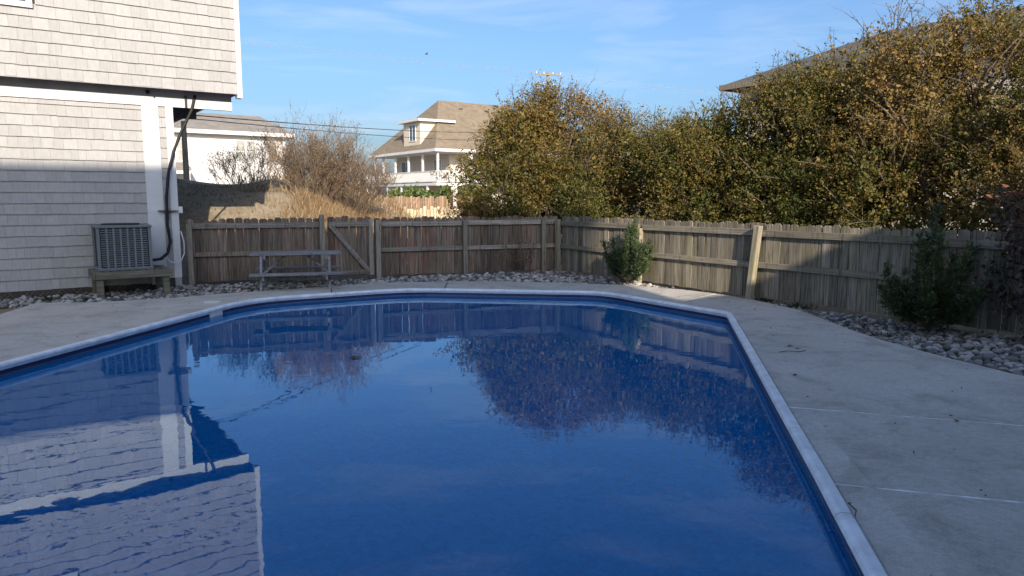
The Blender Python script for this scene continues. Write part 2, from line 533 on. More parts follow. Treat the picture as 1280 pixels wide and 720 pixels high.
SL = [  # inner start, inner end, outer chain from end back to start
    ((1.34,1.95),(1.79,3.90),[(5.25,2.92),(5.35,1.3)]),
    ((1.79,3.90),(2.11,5.40),[(4.98,4.52),(5.25,2.92)]),
    ((2.11,5.40),(2.60,7.80),[(4.42,7.05),(4.63,6.36),(4.98,4.52)]),
    ((2.60,7.80),(2.95,9.45),[(4.16,9.2),(4.15,8.7),(4.2,8.0),(4.42,7.05)]),
    ((2.95,9.45),(2.4,10.85),[(3.45,12.0),(3.8,11.35),(4.12,10.3),(4.16,9.2)]),
    ((2.4,10.85),(1.2,12.2),[(1.75,13.32),(2.35,13.05),(3.0,12.55),(3.45,12.0)]),
    ((1.2,12.2),(-1.2,12.52),[(-1.24,13.8),(-.2,13.78),(.9,13.62),(1.75,13.32)]),
    ((-1.2,12.52),(-3.0,11.95),[(-3.3,13.0),(-2.9,13.28),(-2.5,13.55),(-1.24,13.8)]),
    ((-3.0,11.95),(-4.2,10.8),[(-5.45,11.5),(-4.9,11.95),(-4.3,12.4),(-3.3,13.0)]),
    ((-4.2,10.8),(-4.58,8.75),[(-7.0,9.3),(-7.3,10.95),(-6.4,11.0),(-5.45,11.5)]),
    ((-4.58,8.75),(-5.1,5.8),[(-7.8,6.3),(-7.0,9.3)]),
    ((-5.1,5.8),(-5.55,3.3),[(-8.4,3.7),(-7.8,6.3)]),
    ((-5.55,3.3),(-2.1,2.42),[(-2.9,-2.3),(-8.4,-1.2),(-8.4,3.7)]),
    ((-2.1,2.42),(1.34,1.95),[(5.35,1.3),(5.4,-3.0),(-2.9,-2.3)]),
]
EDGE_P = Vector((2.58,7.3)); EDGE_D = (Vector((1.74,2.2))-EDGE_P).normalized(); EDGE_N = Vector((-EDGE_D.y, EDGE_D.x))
OUTER = []
def add_slab(poly, mat, cut=False):
    b = MB().prism([tuple(p) for p in poly], -.12, 0)
    me = b.mesh('slab', mat)
    bm = bmesh.new(); bm.from_mesh(me)
    bmesh.ops.bevel(bm, geom=[e for e in bm.edges if all(v.co.z > -.01 for v in e.verts) and not (cut and all(abs((v.co.xy-EDGE_P).dot(EDGE_N)) < .003 for v in e.verts))], offset=.006, segments=1, affect='EDGES')
    bm.to_mesh(me); bm.free()
    link('slab', me, deck)
def ccw(P):
    return P if sum(P[i-1][0]*P[i][1]-P[i][0]*P[i-1][1] for i in range(len(P))) > 0 else P[::-1]
for k, (a, b, o) in enumerate(SL):
    ch = inner_between(a, b)
    poly = ccw([Vector(p) for p in ch] + [Vector(p) for p in o])
    OUTER += [Vector(p) for p in o[::-1]]
    poly = shrink(poly, .011)
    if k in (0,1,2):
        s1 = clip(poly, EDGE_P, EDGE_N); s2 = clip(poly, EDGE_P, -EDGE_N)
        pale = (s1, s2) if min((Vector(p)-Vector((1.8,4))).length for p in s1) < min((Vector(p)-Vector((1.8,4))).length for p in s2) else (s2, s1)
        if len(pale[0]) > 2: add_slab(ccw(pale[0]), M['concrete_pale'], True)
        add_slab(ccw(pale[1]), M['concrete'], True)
    else:
        add_slab(poly, M['concrete'])
DECKPOLY = [tuple(p) for p in OUTER]
for k in (1, 2):
    ch = inner_between(SL[k][0], SL[k][1]); a = ch[0]; b = Vector(SL[k][2][-1])
    MB().bar((a.x,a.y,-.017), (b.x,b.y,-.017), .019, .030).build('joint_sealant', M['sealant'], deck)

# ------------------------------------------------------------------ swimming pool
pool = empty('swimming_pool', (-1.2,7.2,-1.6), 0, 'in-ground pool with white coping and dark blue vinyl liner', 'swimming pool')
PO = Vector((-1.2,7.2,-1.6))
def sweep(P, prof, name, mat, parent, smooth=False):
    n = len(P); m = len(prof); v = []; f = []
    rings = [offset(P, d) for d, z in prof]
    for k in range(m):
        v += [(p.x-PO.x, p.y-PO.y, prof[k][1]-PO.z) for p in rings[k]]
    for k in range(m-1):
        for i in range(n):
            j = (i+1) % n
            f.append((k*n+i, k*n+j, (k+1)*n+j, (k+1)*n+i))
    me = bpy.data.meshes.new(name); me.from_pydata(v, [], f); me.materials.append(mat)
    if smooth: me.polygons.foreach_set('use_smooth', [True]*len(f))
    return link(name, me, parent)
sweep(POOLR, [(.054,-.06),(.054,.012),(.045,.020),(.0,.020),(-.022,.010),(-.030,-.008),(-.024,-.028),(-.006,-.034),(-.006,-.05)], 'coping', M['coping'], pool)
for i_ in range(len(POOLR)):
    a_, b_ = POOLR[i_], POOLR[(i_+1)%len(POOLR)]; L_ = (b_-a_).length
    if L_ < 1.0: continue
    d_ = (b_-a_)/L_; n_ = Vector((d_.y,-d_.x))
    for q_ in range(max(1, int(round(L_/2.2)))):
        c_ = a_+d_*(L_*(q_+.5)/max(1, int(round(L_/2.2))))
        sw = MB(); pr_ = [(.0545,-.02),(.0545,.0125),(.045,.0207),(.0,.0207),(-.0225,.0105),(-.0307,-.008)]
        vs_ = [(c_.x+n_.x*o_+d_.x*e_-PO.x, c_.y+n_.y*o_+d_.y*e_-PO.y, z_-PO.z) for e_ in (-.003,.003) for o_, z_ in pr_]
        sw.add(vs_, [(k_,k_+1,k_+7,k_+6) for k_ in range(5)]); sw.build('coping_seam', M['beam'], pool)
def liner():
    n = len(POOLR)
    P0 = [Vector((p.x,p.y,-.03)) for p in POOLR]
    v = []; f = []
    levels = [(0,-.03),(0,-.30),(0,-1.35),(-.10,-1.42)]
    for d, z in levels:
        v += [(p.x-PO.x, p.y-PO.y, z-PO.z) for p in offset(POOLR, d)] if d > -1 else [((p.x+1.2)*.62+(-1.2)-PO.x, (p.y-7.2)*.62+7.2-PO.y, z-PO.z) for p in POOLR]
    for k in range(len(levels)-1):
        for i in range(n):
            j = (i+1) % n
            f.append((k*n+j, k*n+i, (k+1)*n+i, (k+1)*n+j))
    f.append(tuple((len(levels)-1)*n+i for i in range(n)))
    me = bpy.data.meshes.new('liner'); me.from_pydata(v, [], f); me.materials.append(M['liner'])
    return link('liner', me, pool)
lin = liner()
# skimmer mouth on the left wall
sp = Vector((-4.18,10.85)); sp = min(((a+(b-a)*t) for a, b in zip(POOLR, POOLR[1:]) for t in [k/40 for k in range(40)]), key=lambda q: (q-Vector((-4.30,10.28))).length)
ed = Vector((-.69,-3.9)).normalized(); en = Vector((-ed.y, ed.x))   # en points into the pool
skr = MB()
def sk_box(mb, u0, u1, z0, z1, d0, d1):
    P = lambda u, d, z: (sp.x+ed.x*u+en.x*d-PO.x, sp.y+ed.y*u+en.y*d-PO.y, z-PO.z)
    vs = [P(u,d,z) for z in (z0,z1) for u, d in ((u0,d0),(u1,d0),(u1,d1),(u0,d1))]
    mb.add(vs, [(0,3,2,1),(4,5,6,7),(0,1,5,4),(1,2,6,5),(2,3,7,6),(3,0,4,7)])
for a in ((-.15,.15,-.055,-.04),(-.15,.15,-.20,-.18),(-.15,-.115,-.18,-.055),(.115,.15,-.18,-.055)): sk_box(skr, *a, -.02, .018)
skf = skr.build('skimmer_faceplate', M['pvc'], pool)
mb = MB(); sk_box(mb, -.115, .115, -.18, -.055, -.02, .006); mb.build('skimmer_flap', M['pvc'], skf)
mb = MB()
def disc(mb, c, r, z0, z1, n=20):
    mb.prism([(c[0]+r*math.cos(2*math.pi*k/n), c[1]+r*math.sin(2*math.pi*k/n)) for k in range(n)], z0, z1)
disc(mb, (0,0), .125, 0, .007); disc(mb, (0,0), .095, .007, .010)
lid = mb.build('skimmer_lid', M['pvc'], loc=(-4.62,10.98,.0)); tag(lid, 'round white skimmer lid set in the concrete near the wooden platform', 'lid')
# water
wv = [(p.x,p.y,-.105) for p in offset(POOLR, -.001)]
me = bpy.data.meshes.new('pool_water'); me.from_pydata(wv, [], [tuple(range(len(wv)))]); me.materials.append(M['water'])
tag(link('pool_water', me), 'still blue pool water mirroring sky, shrubs and shingled house', 'water', kind='structure')

# ------------------------------------------------------------------ shingle work
def shingle_mesh(wd, ht, name='shingle'):
    """tapered shingle: butt stands proud, top tucks in; local x along, y front negative, z up"""
    b = MB()
    b.add([(0,-.026,0),(wd,-.026,0),(wd,.004,0),(0,.004,0),(0,-.003,ht),(wd,-.003,ht),(wd,.004,ht),(0,.004,ht)],
          [(0,3,2,1),(4,5,6,7),(0,1,5,4),(1,2,6,5),(2,3,7,6),(3,0,4,7)])
    return b.mesh(name, M['shingle'])
SHW = [.11,.14,.17,.2,.225,.25,.29]
SHM = {}
def lay_shingles(parent, x0, x1, z0, z1, row, yoff, single, holes=(), seed=1):
    """rows of shingles as own parts where single(x,z) holds, the rest joined"""
    r = random.Random(seed); rest = MB(); z = z0; k = 0
    while z < z1-.02:
        h = min(row, z1-z); x = x0 - r.random()*.1
        while x < x1-.01:
            wd = r.choice(SHW); a = max(x, x0); b = min(x+wd, x1); x += wd
            if x1-b < .05: b = x1; x = x1
            if b-a < .03: continue
            if any(hx0 < (a+b)/2 < hx1 and hz0 < z+h/2 < hz1 for hx0,hx1,hz0,hz1 in holes): continue
            ww = round(b-a-.0022, 4); hh = round(h+.012, 3); dz = r.uniform(-.004,.004)
            if single((a+b)/2, z):
                key = (ww, hh)
                if key not in SHM: SHM[key] = shingle_mesh(ww, hh)
                link('shingle', SHM[key], parent, loc=(a+.002, yoff+r.uniform(-.002,.001), z+dz))
            else:
                y = yoff
                rest.add([(a,y-.026,z+dz),(a+ww,y-.026,z+dz),(a+ww,y+.004,z+dz),(a,y+.004,z+dz),(a,y-.003,z+hh),(a+ww,y-.003,z+hh),(a+ww,y+.004,z+hh),(a,y+.004,z+hh)],
                         [(0,3,2,1),(4,5,6,7),(0,1,5,4),(1,2,6,5),(2,3,7,6),(3,0,4,7)])
        z += row
    if rest.f:
        tag(rest.build('outlying_shingles', M['shingle'], parent), kind='stuff')

def window(parent, x0, x1, z0, z1, y, mat_f, fw=.07, mull=True, name='window', pane='glass'):
    """window on a wall facing local -y"""
    fr = MB()
    fr.box(x0-fw, x1+fw, y-.03, y+.02, z1, z1+fw); fr.box(x0-fw, x1+fw, y-.04, y+.02, z0-fw, z0)
    fr.box(x0-fw, x0, y-.03, y+.02, z0, z1); fr.box(x1, x1+fw, y-.03, y+.02, z0, z1)
    if mull: fr.box(x0, x1, y-.015, y+.02, (z0+z1)/2-.025, (z0+z1)/2+.025)
    o = fr.build(name, mat_f, parent)
    box('pane', M[pane], o, x0, x1, y-.004, y+.004, z0, z1)
    return o

# ------------------------------------------------------------------ the shingled house on the left
OV = .26
hs = empty('shingled_house', (-6.12,13.0,0), GRID, 'pale grey shingled house with white trim and overhanging upper storey', 'house')
XL = -7.5
lower = box('lower_wall', M['backing'], hs, XL, .115, .012, 7.5, -.05, 3.2)
lay_shingles(lower, XL, -.385, .085, 3.19, .178, .006, lambda x, z: x > -2.68, seed=3)
lay_shingles(lower, -.115, -.008, .16, 3.19, .178, .004, lambda x, z: True, seed=4)
# lattice skirt under the wall
lt = box('skirt_board', M['backing'], hs, XL, -.39, -.004, .011, -.05, .08)
for k in range(60):
    x = -3.0 + k*.075
    if x > -.5: break
    for sgn in (-1, 1):
        MB().bar((x, -.012-.004*sgn, -.04), (x+.11*sgn, -.012-.004*sgn, .078), .018, .005, (0,1,0)).build('lattice_strip', M['lattice'], lt)
box('corner_board', M['white'], hs, -.385, -.118, -.022, .012, .06, 3.19)
box('corner_board', M['white'], hs, -.006, .118, -.024, .30, .16, 3.19)
box('corner_footing', M['beam'], hs, .0, .112, -.018, .28, -.05, .158)
# beam and trim band under the overhang
box('trim_band', M['white'], hs, XL, 1.13, -.028, .06, 3.192, 3.352)
beam = box('rim_beam', M['beam'], hs, XL, 1.128, -.012, .16, 3.353, 3.56)
mb = MB(); mb.tube([(-.27,-.045,3.42),(-.27,.0,3.42)], .035, 10); mb.build('vent_pipe', M['black'], beam)
mb = MB(); mb.tube([(-.17,-.05,3.345),(-.17,-.035,3.33),(-.17,-.03,3.355)], .012, 6); mb.build('hook', M['lattice'], beam)
box('bracket', M['lattice'], hs, .32, .36, -.046, -.029, 3.2, 3.40)
# upper storey
up = box('upper_wall', M['backing'], hs, XL, 1.225, -OV+.012, 7.6, 3.56, 8.2)
lay_shingles(up, XL, 1.172, 3.475, 8.2, .187, -OV+.006, lambda x, z: x > -2.55 and z < 5.25, holes=[(-2.95,-1.86,4.56,6.1)], seed=5)
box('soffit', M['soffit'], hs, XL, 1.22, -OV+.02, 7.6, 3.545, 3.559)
# flared starter board along the bottom edge
fl = MB(); fl.add([(XL,-OV-.022,3.462),(1.172,-OV-.022,3.462),(1.172,-.03,3.535),(XL,-.03,3.535),(XL,-OV-.022,3.474),(1.172,-OV-.022,3.474),(1.172,-.03,3.547),(XL,-.03,3.547)],
    [(0,3,2,1),(4,5,6,7),(0,1,5,4),(1,2,6,5),(2,3,7,6),(3,0,4,7)])
fl.build('starter_board', M['beam'], hs)
box('corner_board', M['white'], hs, 1.174, 1.262, -OV-.03, -OV+.14, 3.40, 8.2)
box('corner_board', M['white'], hs, 1.226, 1.262, -OV+.141, 7.6, 3.50, 8.2)
window(up, -2.85, -1.95, 4.62, 6.0, -OV-.006, M['white'], .085)
# back floor beams seen under the overhang
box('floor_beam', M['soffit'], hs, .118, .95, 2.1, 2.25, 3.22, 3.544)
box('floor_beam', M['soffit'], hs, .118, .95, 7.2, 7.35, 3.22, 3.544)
rf = MB(); rf.add([(XL-.3,-OV-.35,8.18),(1.6,-OV-.35,8.18),(1.6,8.0,8.18),(XL-.3,8.0,8.18),(XL-.3,3.6,8.75),(1.6,3.6,8.75)],
    [(0,3,2,1),(0,1,5,4),(2,3,4,5),(1,2,5),(3,0,4)])
rf.build('roof', M['roof_grey'], hs)
# black conduit hanging from the beam and running to the air conditioner
def hw(s, off, z):                                  # point in the house's local frame (off = towards viewer)
    return (s, -off, z)
cd = MB()
pts = [hw(.50,.02,3.42),hw(.42,.07,3.15),hw(.22,.08,2.75),hw(.08,.08,2.4),hw(-.02,.09,2.05),hw(-.08,.09,1.6),hw(-.09,.09,1.1),hw(-.06,.10,.82),hw(-.12,.14,.62),hw(-.25,.25,.53),hw(-.42,.35,.52)]
P2 = []
for i in range(len(pts)-1):
    a = Vector(pts[i]); b = Vector(pts[i+1])
    for t in (0,.33,.66): P2.append(a.lerp(b, t))
P2.append(Vector(pts[-1]))
cd.tube(P2, [.024+.004*(i%2) for i in range(len(P2))], 8)
cdo = cd.build('conduit_hose', M['black'], loc=hs.location, rot=(0,0,GRID), smooth=True)
tag(cdo, 'thick black hose hanging from the beam down to the air conditioner', 'hose')
mb = MB(); mb.box(-.22,.10,-.10,-.028,1.36,1.375); mb.build('clamp', M['lattice'], cdo)
mb = MB(); loop = [hw(.13,.05,1.0),hw(.17,.07,.8),hw(.16,.1,.6),hw(.1,.12,.47),hw(0,.13,.43),hw(-.1,.13,.47),hw(-.16,.14,.58),hw(-.2,.16,.66)]
mb.tube(loop, .011, 6)
cdc = mb.build('cable', M['cord'], loc=hs.location, rot=(0,0,GRID), smooth=True); tag(cdc, 'thin pale cable looped low on the white corner board', 'cable')
box_e = MB(); box_e.box(.119,.19,-.02,.06,1.32,1.44); be = box_e.build('junction_box', M['pvc'], loc=hs.location, rot=(0,0,GRID), bevel=.006)
tag(be, 'small pale electrical box on the house corner', 'electrical box')

# platform and air conditioner (house grid)
pf = empty('wooden_platform', (-6.12,13.0,0), GRID, 'mossy low wooden platform with slatted top under the air conditioner', 'platform')
s0, s1 = -1.36, -.20
for k in range(9):
    xa = s0 + k*(s1-s0)/9
    box('slat', M['bench'], pf, xa+.012, xa+(s1-s0)/9-.014, -.93, -.10, .375, .41)
box('front_rail', M['bench'], pf, s0, s1, -.975, -.932, .285, .405, .006)
box('back_rail', M['bench'], pf, s0, s1, -.098, -.06, .285, .405)
box('side_rail', M['bench'], pf, s0, s0+.04, -.931, -.099, .285, .374)
box('side_rail', M['bench'], pf, s1-.04, s1, -.931, -.099, .285, .374)
for sx in (s0+.02, s1-.16):
    for sy in (-.93, -.20): box('leg', M['bench'], pf, sx+.021, sx+.12, sy, sy+.1, -.06, .375, .006)
ac = empty('air_conditioner', (-6.12,13.0,.41), GRID, 'grey-green louvred air conditioner unit beside the shingled wall', 'air conditioner')
a0, a1, f0, f1, zt = -1.27, -.47, -.82, -.10, .74
box('core', M['ac_dark'], ac, a0+.03, a1-.03, f0+.03, f1-.03, .03, zt-.04)
box('base_pan', M['ac'], ac, a0-.01, a1+.01, f0-.01, f1+.01, 0, .05, .008)
tp = MB(); tp.box(a0-.015, a1+.015, f0-.015, f1+.015, zt-.045, zt); tp.build('top_cover', M['ac'], ac, bevel=.01)
fan = MB(); disc(fan, ((a0+a1)/2,(f0+f1)/2), .29, zt+.001, zt+.022, 24); fan.build('fan_guard', M['ac_dark'], ac)
for x in (a0, a1-.045):
    for y in (f0, f1-.045): box('corner_post', M['ac'], ac, x, x+.045, y, y+.045, .05, zt-.045)
ncol = 7; cwid = (a1-a0-.09)/ncol
for k in range(1, ncol):
    x = a0+.045+k*cwid; box('mullion', M['ac'], ac, x-.014, x+.014, f0+.004, f0+.028, .05, zt-.045)
LM = None
for k in range(ncol):
    x = a0+.045+k*cwid+.014; wd = cwid-.028
    for j in range(17):
        z = .07+j*.0365
        if LM is None: LM = MB().add([(0,.006,0),(wd,.006,0),(wd,.026,.016),(0,.026,.016),(0,.003,.003),(wd,.003,.003),(wd,.023,.02),(0,.023,.02)],[(0,3,2,1),(4,5,6,7),(0,1,5,4),(1,2,6,5),(2,3,7,6),(3,0,4,7)]).mesh('louvre', M['ac'])
        link('louvre', LM, ac, loc=(x, f0, z))
for j in range(17):
    box('side_louvre', M['ac'], ac, a1-.028, a1-.004, f0+.046, f1-.046, .07+j*.0365, .07+j*.0365+.016)

# ------------------------------------------------------------------ fences inside the yard
PK = []
for k in range(4):
    wd = [.138,.132,.142,.125][k]; e = [.028,.032,.026,.03][k]; h = 1.17
    b = MB(); prof = [(0,0),(wd,0),(wd,h-e),(wd-e,h),(e,h),(0,h-e)]
    n = len(prof)
    b.add([(x,0,z) for x,z in prof]+[(x,.019,z) for x,z in prof], [tuple(range(n)), tuple(range(n,2*n))[::-1]]+[(i,n+i,n+(i+1)%n,(i+1)%n) for i in range(n)])
    PK.append(b)
PKM = {key: [b.mesh('picket', M[key]) for b in PK] for key in ('fence','fence_r')}
def pickets(parent, x0, x1, key, seed, h0=.03, hs_=1.0, hole=None):
    r = random.Random(seed); x = x0
    while x < x1-.06:
        k = r.randrange(4); wd = [.138,.132,.142,.125][k]
        gap = r.choice((.003,.005,.007,.014))
        fit = min(1., (x1-x)/wd)
        link('picket', PKM[key][k], parent, loc=(x, .003+r.uniform(0,.006), h0+r.uniform(-.012,.012)), rot=(r.uniform(-.008,.008), r.uniform(-.006,.006), 0), scale=(fit, 1, hs_*r.uniform(.988,1.012)))
        x += wd+gap
def rail(parent, x0, x1, z, mat, h=.088, sag=0):
    m = MB().box(0, x1-x0, -.042, -.001, -h/2, h/2).mesh('rail', mat, bevel=.004)
    return link('rail', m, parent, loc=(x0, 0, z), rot=(0, math.atan2(sag, x1-x0), 0))
def post(parent, x, ht, mat, lean=0, wd=.095, y0=-.105, rx=0):
    m = MB().box(-wd/2, wd/2, 0, wd, -.12, ht).mesh('post', mat, bevel=.006)
    return link('post', m, parent, loc=(x, y0, 0), rot=(rx, lean, 0))
fl = empty('wooden_fence', (FA.x,FA.y,0), FROT, 'reddish-brown picket fence section between shingled house and gate', 'fence')
post(fl, .06, 1.12, M['post']); post(fl, 2.44, 1.27, M['post'])
rail(fl, .11, 2.39, 1.075, M['rail'], .1); rail(fl, .11, 2.39, .545, M['fence'], .085)
pickets(fl, .0, 2.49, 'fence', 1)
gt = empty('fence_gate', (FA.x+FD.x*2.55,FA.y+FD.y*2.55,0), FROT, 'wooden gate with long diagonal brace behind the picnic table', 'gate')
pickets(gt, .0, .90, 'fence', 2, .05)
rail(gt, .02, .88, 1.075, M['rail'], .1); rail(gt, .02, .88, .11, M['rail'], .09)
box('stile', M['post'], gt, .80, .88, -.062, -.044, .06, 1.18)
box('stile', M['fence'], gt, .70, .745, -.03, -.002, .16, 1.02)
MB().box(-.595,.595,-.062,-.044,-.043,.043).build('brace', M['rail'], gt, loc=(.42,0,.595), rot=(0,math.atan2(.93,.74),0))
fm = empty('wooden_fence', (FA.x+FD.x*3.47,FA.y+FD.y*3.47,0), FROT, 'weathered grey picket fence section between the gate and the fence corner', 'fence')
for x in (.06, 1.88, 3.66): post(fm, x, 1.13 if x > 1 else 1.16, M['post'])
for a, b in ((.11,1.83),(1.93,3.61),(3.71,4.0)):
    rail(fm, a, b, 1.075+rnd.uniform(-.01,.01), M['rail'], .1); rail(fm, a, b, .56+rnd.uniform(-.012,.012), M['rail'], .085)
pickets(fm, .0, 4.02, 'fence', 3)
fr = empty('wooden_fence', (RA.x,RA.y,0), RROT, 'long mossy picket fence in front of the tall shrubs with a leaning post', 'fence')
RP = [(.05,1.13,0),(2.65,1.03,.01),(5.28,1.17,R(6)),(7.95,1.12,.02),(10.6,1.12,0),(13.2,1.12,0)]
for x, h, ln in RP: post(fr, x, h, M['post_r'], ln, .1, -.15 if ln > .05 else -.105)
prev = .10
for i in range(len(RP)-1):
    a = RP[i][0]+.05; b = RP[i+1][0]-.05
    if i in (1,2): a -= .0; b += .05
    rail(fr, a, b, 1.045, M['rail_r'], .1, rnd.uniform(-.012,.02)); rail(fr, a, b, .545, M['rail_r'], .09, rnd.uniform(-.01,.025))
pickets(fr, .10, 13.3, 'fence_r', 6, .03, 1.0)

# ------------------------------------------------------------------ picnic table
pt = empty('picnic_table', (-3.90,12.98,0), R(14), 'weathered grey picnic table with attached bench in front of the gate', 'picnic table')
for k in range(4): box('tabletop_board', M['table'], pt, -.78+rnd.uniform(-.02,.02), .78+rnd.uniform(-.02,.02), -.26+k*.148, -.26+k*.148+.14, .585, .625, .005)
for k in range(2): box('bench_board', M['table'], pt, -.76, .80, -.62+k*.125, -.62+k*.125+.118, .255, .29, .005)
for k in range(2): box('bench_board', M['table'], pt, -.76, .78, .60+k*.125, .60+k*.125+.118, .255, .29, .005)
for x in (-.58, .58):
    MB().bar((x,-.20,.584),(x,-.52,-.06), .07, .04, (1,0,0)).build('leg', M['table'], pt)
    MB().bar((x,.24,.584),(x,.58,-.06), .07, .04, (1,0,0)).build('leg', M['table'], pt)
    xs = x + (.05 if x < 0 else -.05)
    box('seat_beam', M['table'], pt, xs-.02, xs+.02, -.60, .82, .175, .253)
    box('top_beam', M['table'], pt, xs-.02, xs+.02, -.25, .32, .515, .583)
    MB().bar((xs-.1*(1 if x < 0 else -1)+.0,.02,.20),(xs*.32,.02,.575), .06, .035).build('brace', M['table'], pt)

# ------------------------------------------------------------------ foliage builders
def leaf_mesh(name, pos, ax, ln, wd, tone, mat, rg, fold=.25):
    n = len(pos)
    ax = ax/np.linalg.norm(ax, axis=1, keepdims=True)
    q = rg.normal(size=(n,3)); b = np.cross(ax, q); b /= np.linalg.norm(b, axis=1, keepdims=True)+1e-9
    nn = np.cross(ax, b)
    L = ln[:,None]; W = wd[:,None]
    v = np.empty((n,4,3))
    v[:,0] = pos; v[:,1] = pos+ax*L*.45+b*W*.5+nn*W*fold; v[:,2] = pos+ax*L; v[:,3] = pos+ax*L*.45-b*W*.5+nn*W*fold
    me = bpy.data.meshes.new(name)
    me.vertices.add(4*n); me.vertices.foreach_set('co', v.reshape(-1))
    me.loops.add(4*n); me.loops.foreach_set('vertex_index', np.arange(4*n, dtype=np.int32))
    me.polygons.add(n); me.polygons.foreach_set('loop_start', np.arange(0,4*n,4,dtype=np.int32)); 
    at = me.attributes.new('tone', 'FLOAT', 'FACE'); at.data.foreach_set('value', np.clip(tone,0,1).astype(np.float32))
    me.materials.append(mat); me.update(calc_edges=True)
    return me

def wob(p, f, ph):
    return np.sin(p[:,0]*f+ph)*np.sin(p[:,1]*f*1.1+ph*1.7)+np.sin(p[:,2]*f*1.2+ph*2.3+p[:,0]*f*.4)*.8+.5*np.sin(p[:,1]*f*2.1-p[:,2]*f*1.7+ph)

def bush(name, label, cat, group, loc, lobes, nsp, lps, leaf, mat, seed, tone0=.45, shoots=40, shoot_len=(.5,1.1), trunk=.08, twigmat='bark', spl=(.25,.6), hollow=.12, up=.5, top_tone=.2, inner=.3, clump=0):
    rg = np.random.default_rng(seed); rr = random.Random(seed)
    root = empty(name, loc, 0, label, cat, group)
    lo = np.array(lobes, float); core = lo
    if clump:                                       # leaf clumps standing off the main masses, with gaps between them
        sub = []
        for L in lo:
            for q in range(clump):
                dv = rg.normal(size=3); dv /= np.linalg.norm(dv)
                f = rg.uniform(.26,.46)
                sub.append([*(L[:3]+dv*L[3:6]*(1.02-f*.72)), *(L[3:6]*f*rg.uniform(.8,1.2,3))])
        lo = np.vstack([core*np.array([1,1,1,.72,.72,.72]), np.array(sub)])
    wgt = lo[:,3]*lo[:,4]+lo[:,4]*lo[:,5]+lo[:,3]*lo[:,5]; wgt /= wgt.sum()
    idx = rg.choice(len(lo), nsp, p=wgt)
    d = rg.normal(size=(nsp,3)); d /= np.linalg.norm(d,axis=1,keepdims=True)
    isin = rg.random(nsp) < inner
    rf = np.where(isin, .3+.5*rg.random(nsp), .74+.26*rg.random(nsp))
    bulge = 1+.13*wob(d*2.2+idx[:,None], 1.6, seed*.7)
    p = lo[idx,:3]+d*lo[idx,3:6]*(rf*bulge)[:,None]
    st0 = rg.normal(size=len(lo))*.09
    keep = (wob(p, 2.6, seed*1.3) > hollow) | isin | (rg.random(nsp) < .13)
    keep &= p[:,2] > .05
    p = p[keep]; d = d[keep]; isin = isin[keep]; idx = idx[keep]; m = len(p)
    sdir = d*.75+np.array([0,0,up])+rg.normal(size=(m,3))*.45
    sdir /= np.linalg.norm(sdir,axis=1,keepdims=True)
    sl_ = rg.uniform(*spl, m)
    patch = .5+.28*wob(p, 1.1, seed*.9+2)
    H = core[:,2].max()+core[:,5].max(); lo = core
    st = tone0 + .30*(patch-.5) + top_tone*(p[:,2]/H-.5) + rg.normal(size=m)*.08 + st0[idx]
    t = rg.random((m,lps))
    P = p[:,None,:]+sdir[:,None,:]*(t*sl_[:,None])[:,:,None]+rg.normal(size=(m,lps,3))*.035
    A = sdir[:,None,:]*.5+rg.normal(size=(m,lps,3))*.75
    T = st[:,None]+rg.normal(size=(m,lps))*.11
    n = m*lps
    ln = leaf[0]*np.clip(rg.lognormal(-.08,.36,n), .45, 2.0); wd = ln*leaf[1]*rg.uniform(.8,1.2,n)
    big = np.repeat(isin, lps); ln[big] *= 1.5; wd[big] *= 1.6
    pos = P.reshape(-1,3); axx = A.reshape(-1,3); tn = T.reshape(-1)
    # shoots that stick out of the top
    tw = MB(); sp_, sa_, st_ = [], [], []
    for k in range(shoots):
        i = rr.randrange(len(lo)); th = rr.uniform(0,2*math.pi); ph = rr.uniform(0,.9)
        dd = Vector((math.cos(th)*math.sin(ph), math.sin(th)*math.sin(ph), math.cos(ph)))
        a = Vector((lo[i,0]+dd.x*lo[i,3]*.85, lo[i,1]+dd.y*lo[i,4]*.85, lo[i,2]+dd.z*lo[i,5]*.85))
        g = (dd+Vector((rr.gauss(0,.3),rr.gauss(0,.3),.45))).normalized(); L = rr.uniform(*shoot_len)
        bend = Vector((rr.gauss(0,.25),rr.gauss(0,.25),-.15))
        q = [a+g*(L*t_)+bend*(L*t_*t_) for t_ in (0,.3,.6,.85,1)]
        tw.tube(q, [.008,.007,.005,.004,.003], 3, False)
        for e in range(rr.randint(8,20)):
            t_ = rr.uniform(.25,1); c = a+g*(L*t_)+bend*(L*t_*t_)
            sp_.append(c); sa_.append((g.x+rr.gauss(0,.7), g.y+rr.gauss(0,.7), g.z+rr.gauss(0,.7))); st_.append(tone0+.18+rr.gauss(0,.15))
        for e in range(3):
            t_ = rr.uniform(.3,.9); c = a+g*(L*t_)+bend*(L*t_*t_)
            tw.tube([c, c+Vector((rr.gauss(0,1),rr.gauss(0,1),rr.gauss(.4,.6))).normalized()*rr.uniform(.12,.35)], [.004,.002], 3, False)
    if sp_:
        pos = np.vstack([pos, np.array([tuple(s) for s in sp_])]); axx = np.vstack([axx, np.array(sa_)]); tn = np.concatenate([tn, np.array(st_)])
        e = rg.uniform(leaf[0]*.6, leaf[0], len(sp_)); ln = np.concatenate([ln, e]); wd = np.concatenate([wd, e*leaf[1]])
    link('crown', leaf_mesh('crown', pos, axx, ln, wd, tn, mat, rg), root)
    for k in range(0, m, 5):
        if not isin[k]:
            a = Vector(p[k]-sdir[k]*.25); b = Vector(p[k]+sdir[k]*sl_[k]*.95)
            tw.tube([a, a.lerp(b,.55)+Vector((rr.gauss(0,.02),rr.gauss(0,.02),.02)), b], [.007,.005,.003], 3, False)
    # limbs
    tb = MB()
